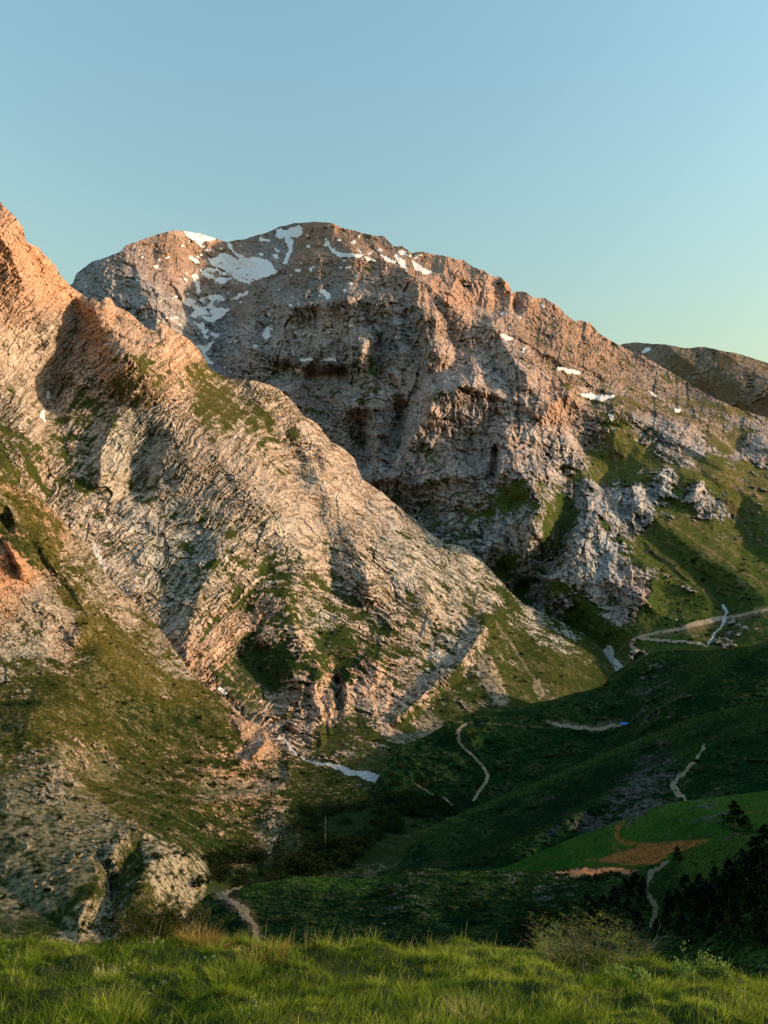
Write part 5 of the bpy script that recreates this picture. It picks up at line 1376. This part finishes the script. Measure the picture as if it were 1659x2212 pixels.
for (x, y, s, lb) in ((165, 1727, 15, 'dark round shrub on the crest of the bare left spur'), (460, 1700, 22, 'large dark bush under the red ledge'), (485, 1697, 14, 'dark bush beside the large one under the red ledge'), (540, 1705, 14, 'dark bush in the middle of the red ledge'), (592, 1690, 22, 'dark bush tucked against the red cliff end'),
                      (435, 1650, 15, 'dark upright bush above the red ledge'), (408, 1652, 14, 'dark bush left of the upright one above the red ledge'), (228, 1650, 13, 'small pointed dark shrub on the upper green spur'), (230, 1628, 9, 'tiny dark shrub on the upper green spur'), (398, 1850, 24, 'broad dark bush on the right half of the pale bank'),
                      (432, 1912, 40, 'biggest dark bush at the foot of the pale bank'), (340, 1858, 28, 'large dark bush on the left edge of the pale bank'), (262, 1640, 10, 'small dark shrub right of the pointed one'), (432, 1552, 16, 'dark juniper by the last snow at the gully foot'), (8, 1768, 20, 'dark bush at the very left margin of the slope'), (170, 1352, 12, 'dark bush at the foot of the left limestone outcrop')):
    place_scrub(DL, x, y, s, lb, None, 'bush', 1.2, True)
scatter_scrub(E2, [(880, 1820), (1100, 1735), (1330, 1640), (1500, 1580), (1500, 1700), (1300, 1740), (1100, 1840), (900, 1880)], 40, 4, 10, 'low dark shrub on the shaded middle hill', 'shrubs on the middle hill', 2)
scatter_scrub(E1, [(880, 1640), (1000, 1570), (1150, 1540), (1330, 1470), (1500, 1430), (1450, 1540), (1200, 1640), (1000, 1720)], 45, 4, 10, 'low dark shrub on the shaded back hill', 'shrubs on the back hill', 2)
scatter_scrub(E4, [(1215, 1888), (1380, 1882), (1350, 1900), (1260, 1912)], 26, 6, 14, 'dark shrub hanging under the red cut bank', 'shrubs under the red cut bank', 1.5)
scatter_scrub(E4, [(560, 1930), (1000, 1900), (1200, 1910), (1200, 2010), (600, 2010)], 34, 7, 20, 'dark shrub on the shaded front hill', 'shrubs on the front hill', 1.8)
scatter_scrub(E4, [(1450, 1880), (1659, 1830), (1659, 1870), (1500, 1890)], 8, 5, 9, 'tiny shrub on the green field right of the footpath', 'shrubs on the right field', 1.8)
scatter_scrub(DL, [(0, 1480), (200, 1420), (450, 1580), (620, 1640), (640, 1800), (480, 1840), (300, 1780), (0, 1620)], 300, 3.2, 8, 'small dark shrub on the green spur', 'shrubs on the green spur', 2.2)
scatter_scrub(DL, [(0, 1060), (60, 1080), (230, 1260), (400, 1450), (530, 1560), (480, 1560), (200, 1370), (60, 1200)], 180, 3, 7, 'small dark shrub on the golden edge', 'shrubs on the golden edge', 2.2)
scatter_scrub(C, [(560, 1260), (900, 1300), (1250, 1400), (1290, 1440), (1000, 1580), (800, 1640), (620, 1560), (480, 1400)], 520, 3, 8, 'small dark shrub on the middle ridge', 'shrubs on the middle ridge', 2.2)
scatter_scrub(B, [(1220, 1340), (1500, 1200), (1659, 1200), (1659, 1310), (1560, 1400), (1330, 1400)], 200, 3, 8, 'small dark shrub on the far valley side', 'shrubs on the far valley side', 2.2)
SCRUB_Q.sort(key=lambda a: -a[0])
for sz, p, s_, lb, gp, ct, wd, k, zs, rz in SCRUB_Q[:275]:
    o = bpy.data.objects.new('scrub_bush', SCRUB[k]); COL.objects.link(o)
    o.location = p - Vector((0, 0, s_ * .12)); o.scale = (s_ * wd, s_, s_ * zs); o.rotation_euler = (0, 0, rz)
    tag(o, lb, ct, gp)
SM = crown_mesh('scrub_small', 34, blob_shape(3, random.Random(77)), .30, M_SCRUB, 77)
vv = np.empty(len(SM.vertices) * 3, f32); SM.vertices.foreach_get('co', vv); vv = vv.reshape(-1, 3)
ct_ = np.empty(len(SM.vertices) * 4, f32); SM.color_attributes['tint'].data.foreach_get('color', ct_); ct_ = ct_.reshape(-1, 4)
qq = np.arange(len(vv)).reshape(-1, 4)
small = SCRUB_Q[275:]
AV, AQ, AC = [], [], []
for k, (sz, p, s_, lb, gp, ct, wd, kk, zs, rz) in enumerate(small):
    c_, n_ = math.cos(rz), math.sin(rz)
    w_ = vv * np.array([s_ * wd, s_, s_ * zs], f32)
    AV.append(np.stack([w_[:, 0] * c_ - w_[:, 1] * n_ + p.x, w_[:, 0] * n_ + w_[:, 1] * c_ + p.y, w_[:, 2] + p.z], 1)); AQ.append(qq + k * len(vv)); AC.append(ct_)
if AV:
    o = mesh_np('scrub', np.concatenate(AV), np.concatenate(AQ), M_SCRUB, False, {'tint': np.concatenate(AC)})
    tag(o, 'small dark scrub sprinkled over the lower slopes', 'scrub', kind='stuff')
stamp('scrub')


def tree_copy(proto, loc, s, label, group, wide=1.0):
    r = bpy.data.objects.new(proto['name'], None); COL.objects.link(r); r.location = loc
    r.scale = (s * wide, s * wide, s); r.rotation_euler = (0, 0, rnd.uniform(0, 6.28)); r.empty_display_size = .3
    tag(r, label, 'tree', group)
    for nm_, me in proto['parts']:
        c = bpy.data.objects.new(nm_, me); COL.objects.link(c); c.parent = r
    return r


def trunk_mesh(mat, r=.02, h=.9, limbs=7, seed=0, spread=.2):
    rn = random.Random(seed); V, Q = [], []
    p = Vector((0, 0, -.05)); rr = r
    for k in range(6):
        q = p + Vector((rn.gauss(0, .006), rn.gauss(0, .006), h / 6)); tube(V, Q, p, q, rr, rr * .8, 6); rr *= .8; p = q
    for k in range(limbs):
        z = rn.uniform(.25, .85) * h; a = rn.uniform(0, 6.28)
        e = Vector((math.cos(a) * spread, math.sin(a) * spread, z + spread * .5)); tube(V, Q, Vector((0, 0, z)), e, r * .35, r * .12, 4)
    me = bpy.data.meshes.new('trunk'); me.from_pydata(V, [], Q); me.materials.append(mat)
    return me


def pine_shape(rn0, full=.3):
    tiers = []
    n = 16
    for k in range(n):
        z = .22 + .76 * k / (n - 1)
        rad = full * (1 - ((z - .22) / .80) ** 1.5) * rn0.uniform(.7, 1.15) + .02
        for j in range(rn0.randint(3, 6)):
            a = rn0.uniform(0, 6.28)
            tiers.append((Vector((math.cos(a) * rad * .65, math.sin(a) * rad * .65, z)), max(.035, rad * .5)))

    def f(rn):
        c, r = rn.choice(tiers)
        d = Vector((rn.gauss(0, 1), rn.gauss(0, 1), rn.gauss(0, .45)))
        p = c + d.normalized() * r * rn.uniform(.3, 1)
        return p, rn.uniform(.6, 1.2), min(1, max(0, .3 + .4 * d.z + rn.gauss(0, .2)))
    return f


def poplar_shape(rn):
    z = rn.uniform(.08, 1.0); rad = .095 * math.sin(min(1, (z + .05)) * math.pi * .86) ** .6 + .01
    a = rn.uniform(0, 6.28); q = rad * rn.uniform(.4, 1.15)
    return Vector((math.cos(a) * q, math.sin(a) * q, z + rn.gauss(0, .02))), rn.uniform(.6, 1.2), min(1, max(0, .4 + rn.gauss(0, .25)))


PINES = [dict(name='pine_tree', parts=[('trunk', trunk_mesh(M_TRUNK, .022, .92, 10, k, .16)), ('crown', crown_mesh('crown', 900, pine_shape(random.Random(k), .24 + .05 * (k % 3)), .034, M_PINE, k))]) for k in range(4)]
POPLAR = dict(name='poplar_tree', parts=[('trunk', trunk_mesh(M_TRUNK, .018, .95, 6, 21, .05)), ('crown', crown_mesh('crown', 700, poplar_shape, .028, M_POPLAR, 9))])
BARE = dict(name='bare_poplar', parts=[('trunk', trunk_mesh(M_PALEBARK, .03, .98, 16, 22, .05)), ('crown', crown_mesh('crown', 90, poplar_shape, .02, M_POPLAR, 10))])
ROUND = [dict(name='valley_tree', parts=[('trunk', trunk_mesh(M_TRUNK, .05, .6, 6, 30 + k, .25)), ('crown', crown_mesh('crown', 420, blob_shape(9, random.Random(k + 60)), .085, M_SCRUB, k + 3))]) for k in range(3)]


def put_tree(lay, proto, px, py, h_px, label, group, wide=1.0):
    p, R = lay.at(px, py)
    return tree_copy(proto, p, h_px / F * R, label, group, wide)


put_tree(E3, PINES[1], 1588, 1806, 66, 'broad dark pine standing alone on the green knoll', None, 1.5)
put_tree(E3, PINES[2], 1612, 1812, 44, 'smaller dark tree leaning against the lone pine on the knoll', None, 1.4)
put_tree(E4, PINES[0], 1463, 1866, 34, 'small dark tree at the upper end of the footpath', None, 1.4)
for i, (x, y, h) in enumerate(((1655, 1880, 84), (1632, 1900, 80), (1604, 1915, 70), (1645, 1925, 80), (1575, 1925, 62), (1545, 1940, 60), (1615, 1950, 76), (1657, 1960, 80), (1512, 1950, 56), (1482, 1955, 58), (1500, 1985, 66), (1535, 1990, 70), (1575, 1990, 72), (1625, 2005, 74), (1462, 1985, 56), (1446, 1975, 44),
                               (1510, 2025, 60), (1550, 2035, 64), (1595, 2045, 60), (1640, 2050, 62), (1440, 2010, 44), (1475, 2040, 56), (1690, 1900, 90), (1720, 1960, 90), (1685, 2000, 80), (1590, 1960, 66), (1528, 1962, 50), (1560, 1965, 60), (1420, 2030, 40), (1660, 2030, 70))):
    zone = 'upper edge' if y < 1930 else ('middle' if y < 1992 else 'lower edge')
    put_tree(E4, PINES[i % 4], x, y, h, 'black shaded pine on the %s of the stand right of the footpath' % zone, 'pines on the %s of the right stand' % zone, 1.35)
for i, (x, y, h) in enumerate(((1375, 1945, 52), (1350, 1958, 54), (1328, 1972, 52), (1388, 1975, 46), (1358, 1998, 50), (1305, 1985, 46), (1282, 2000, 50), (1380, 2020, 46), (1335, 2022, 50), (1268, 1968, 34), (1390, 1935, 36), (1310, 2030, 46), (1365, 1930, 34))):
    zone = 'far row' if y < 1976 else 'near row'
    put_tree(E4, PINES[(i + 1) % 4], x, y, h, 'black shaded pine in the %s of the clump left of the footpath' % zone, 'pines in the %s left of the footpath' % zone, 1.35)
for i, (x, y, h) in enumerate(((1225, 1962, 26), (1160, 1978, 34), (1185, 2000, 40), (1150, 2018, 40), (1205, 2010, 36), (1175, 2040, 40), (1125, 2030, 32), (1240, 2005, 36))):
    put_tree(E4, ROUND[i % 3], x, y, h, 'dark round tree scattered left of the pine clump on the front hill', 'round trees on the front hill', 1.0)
put_tree(DL, POPLAR, 606, 1893, 84, 'tallest dark poplar at the edge of the valley wood', None, 1.25)
put_tree(DL, POPLAR, 596, 1896, 66, 'slightly shorter poplar pressed against the tallest one', None, 1.2)
put_tree(DL, POPLAR, 563, 1892, 48, 'short dark poplar left of the tallest poplar', None, 1.3)
put_tree(DL, BARE, 703, 1840, 78, 'tall thin pale trunked poplar in the middle of the valley wood', None, .8)
put_tree(E2, BARE, 789, 1902, 36, 'left one of two bare pale poplars beside the grey road cut', None, 1.0)
put_tree(E2, BARE, 796, 1900, 32, 'right one of two bare pale poplars beside the grey road cut', None, 1.0)
for n_, poly, lay, lb, gp, s0, s1 in ((40, [(470, 1890), (520, 1840), (600, 1870), (640, 1850), (700, 1830), (820, 1800), (860, 1780), (800, 1840), (730, 1890), (600, 1915), (500, 1925)], DL, 'dark round tree in the valley wood', 'trees of the valley wood', 16, 34),
                                      (70, [(640, 1790), (660, 1750), (740, 1735), (850, 1722), (920, 1750), (900, 1790), (830, 1820), (760, 1860), (680, 1850)], DL, 'dark round tree scattered over the valley floor', 'trees on the valley floor', 10, 24),
                                      (22, [(880, 1720), (980, 1730), (1000, 1755), (940, 1770), (860, 1770), (840, 1740)], DL, 'dark round tree where the gorge opens into the valley', 'trees at the gorge mouth', 12, 26),
                                      (18, [(440, 1860), (520, 1830), (500, 1900), (460, 1915)], DL, 'dark round tree beside the right end of the pale bank', 'trees beside the pale bank', 14, 30),
                                      (16, [(845, 1680), (890, 1640), (960, 1740), (900, 1760)], E1, 'dark round tree at the foot of the back hill', 'trees at the foot of the back hill', 10, 20)):
    xs_ = [p[0] for p in poly]; ys_ = [p[1] for p in poly]; c = 0
    while c < n_:
        a, b = rnd.uniform(min(xs_), max(xs_)), rnd.uniform(min(ys_), max(ys_))
        if poly_in(poly, np.array([a]), np.array([b]), .5)[0] > .5:
            l2, g2 = lb, gp
            if 'valley wood' in lb:
                sd = 'left' if a < 700 else 'right'
                l2 = 'dark round tree in the valley wood %s of the tall thin pale poplar' % sd; g2 = 'valley wood %s of the pale poplar' % sd
            elif 'valley floor' in lb:
                sd = 'above' if b < 1790 else 'below'
                l2 = 'dark round tree on the valley floor %s the foot of the pale poplar' % ('behind' if sd == 'above' else 'level with'); g2 = 'valley floor trees, ' + ('far' if sd == 'above' else 'near')
            put_tree(lay, ROUND[c % 3], a, b, rnd.uniform(s0, s1), l2, g2, 1.0); c += 1
stamp('trees')

# ---------------------------------------------------------------- built things
M_BLUE = plain_mat('blue_sheet', (.02, .17, .62), (.04, .26, .80), .8, rough=.5, bump=.2)
M_WALLB = plain_mat('shed_wall', (.10, .09, .08), (.18, .16, .13), .5)
p, R = E1.at(1351, 1566)
root = empty('blue_roofed_shed', p, 'long low shed with bright blue sheet roof at the end of the hillside track', 'shed')
root.rotation_euler = (0, 0, math.radians(-6))
L_, D_, h_ = 12.5, 5.0, 2.4
V = [(-L_, -D_, -2), (L_, -D_, -2), (L_, D_, -2), (-L_, D_, -2), (-L_, -D_, h_), (L_, -D_, h_), (L_, D_, h_), (-L_, D_, h_), (-L_, 0, h_ + 3.0), (L_, 0, h_ + 3.0)]
mesh_list('wall', V, [(0, 1, 5, 4), (2, 3, 7, 6), (1, 2, 6, 9, 5), (3, 0, 4, 8, 7)], M_WALLB, None, root)
for sgn in (-1, 1):
    V, Q = [], []
    nrib = 24
    for k in range(nrib + 1):
        xx = -L_ - .5 + (2 * L_ + 1) * k / nrib; b = .12 * (k % 2)
        V += [(xx, sgn * (D_ + .7), h_ - .35 + b), (xx, 0, h_ + 3.1 + b), (xx, sgn * (D_ + .7), h_ - .47 + b), (xx, 0, h_ + 2.98 + b)]
    for k in range(nrib):
        a = 4 * k
        Q += [(a, a + 4, a + 5, a + 1), (a + 2, a + 3, a + 7, a + 6), (a, a + 2, a + 6, a + 4)]
    mesh_list('roof', V, Q, M_BLUE, None, root)
p, R = E4.at(1399, 1972)
root = empty('utility_pole', p, 'dark wooden utility pole with crossarms beside the footpath', 'utility pole')
hp = 56 / F * R
V, Q = [], []
tube(V, Q, Vector((0, 0, -.5)), Vector((0, 0, hp)), .17, .12, 10)
mesh_list('pole', V, Q, M_TRUNK, None, root)
for z in (.78, .64):
    V, Q = [], []
    tube(V, Q, Vector((-1.3, 0, hp * z)), Vector((1.3, 0, hp * z)), .09, .09, 6)
    a = mesh_list('crossarm', V, Q, M_TRUNK, None, root)
    for xx in (-1.15, -.5, .5, 1.15):
        V, Q = [], []
        tube(V, Q, Vector((xx, 0, hp * z + .06)), Vector((xx, 0, hp * z + .34)), .07, .04, 6)
        mesh_list('insulator', V, Q, M_PALEBARK, None, a)
stamp('done')
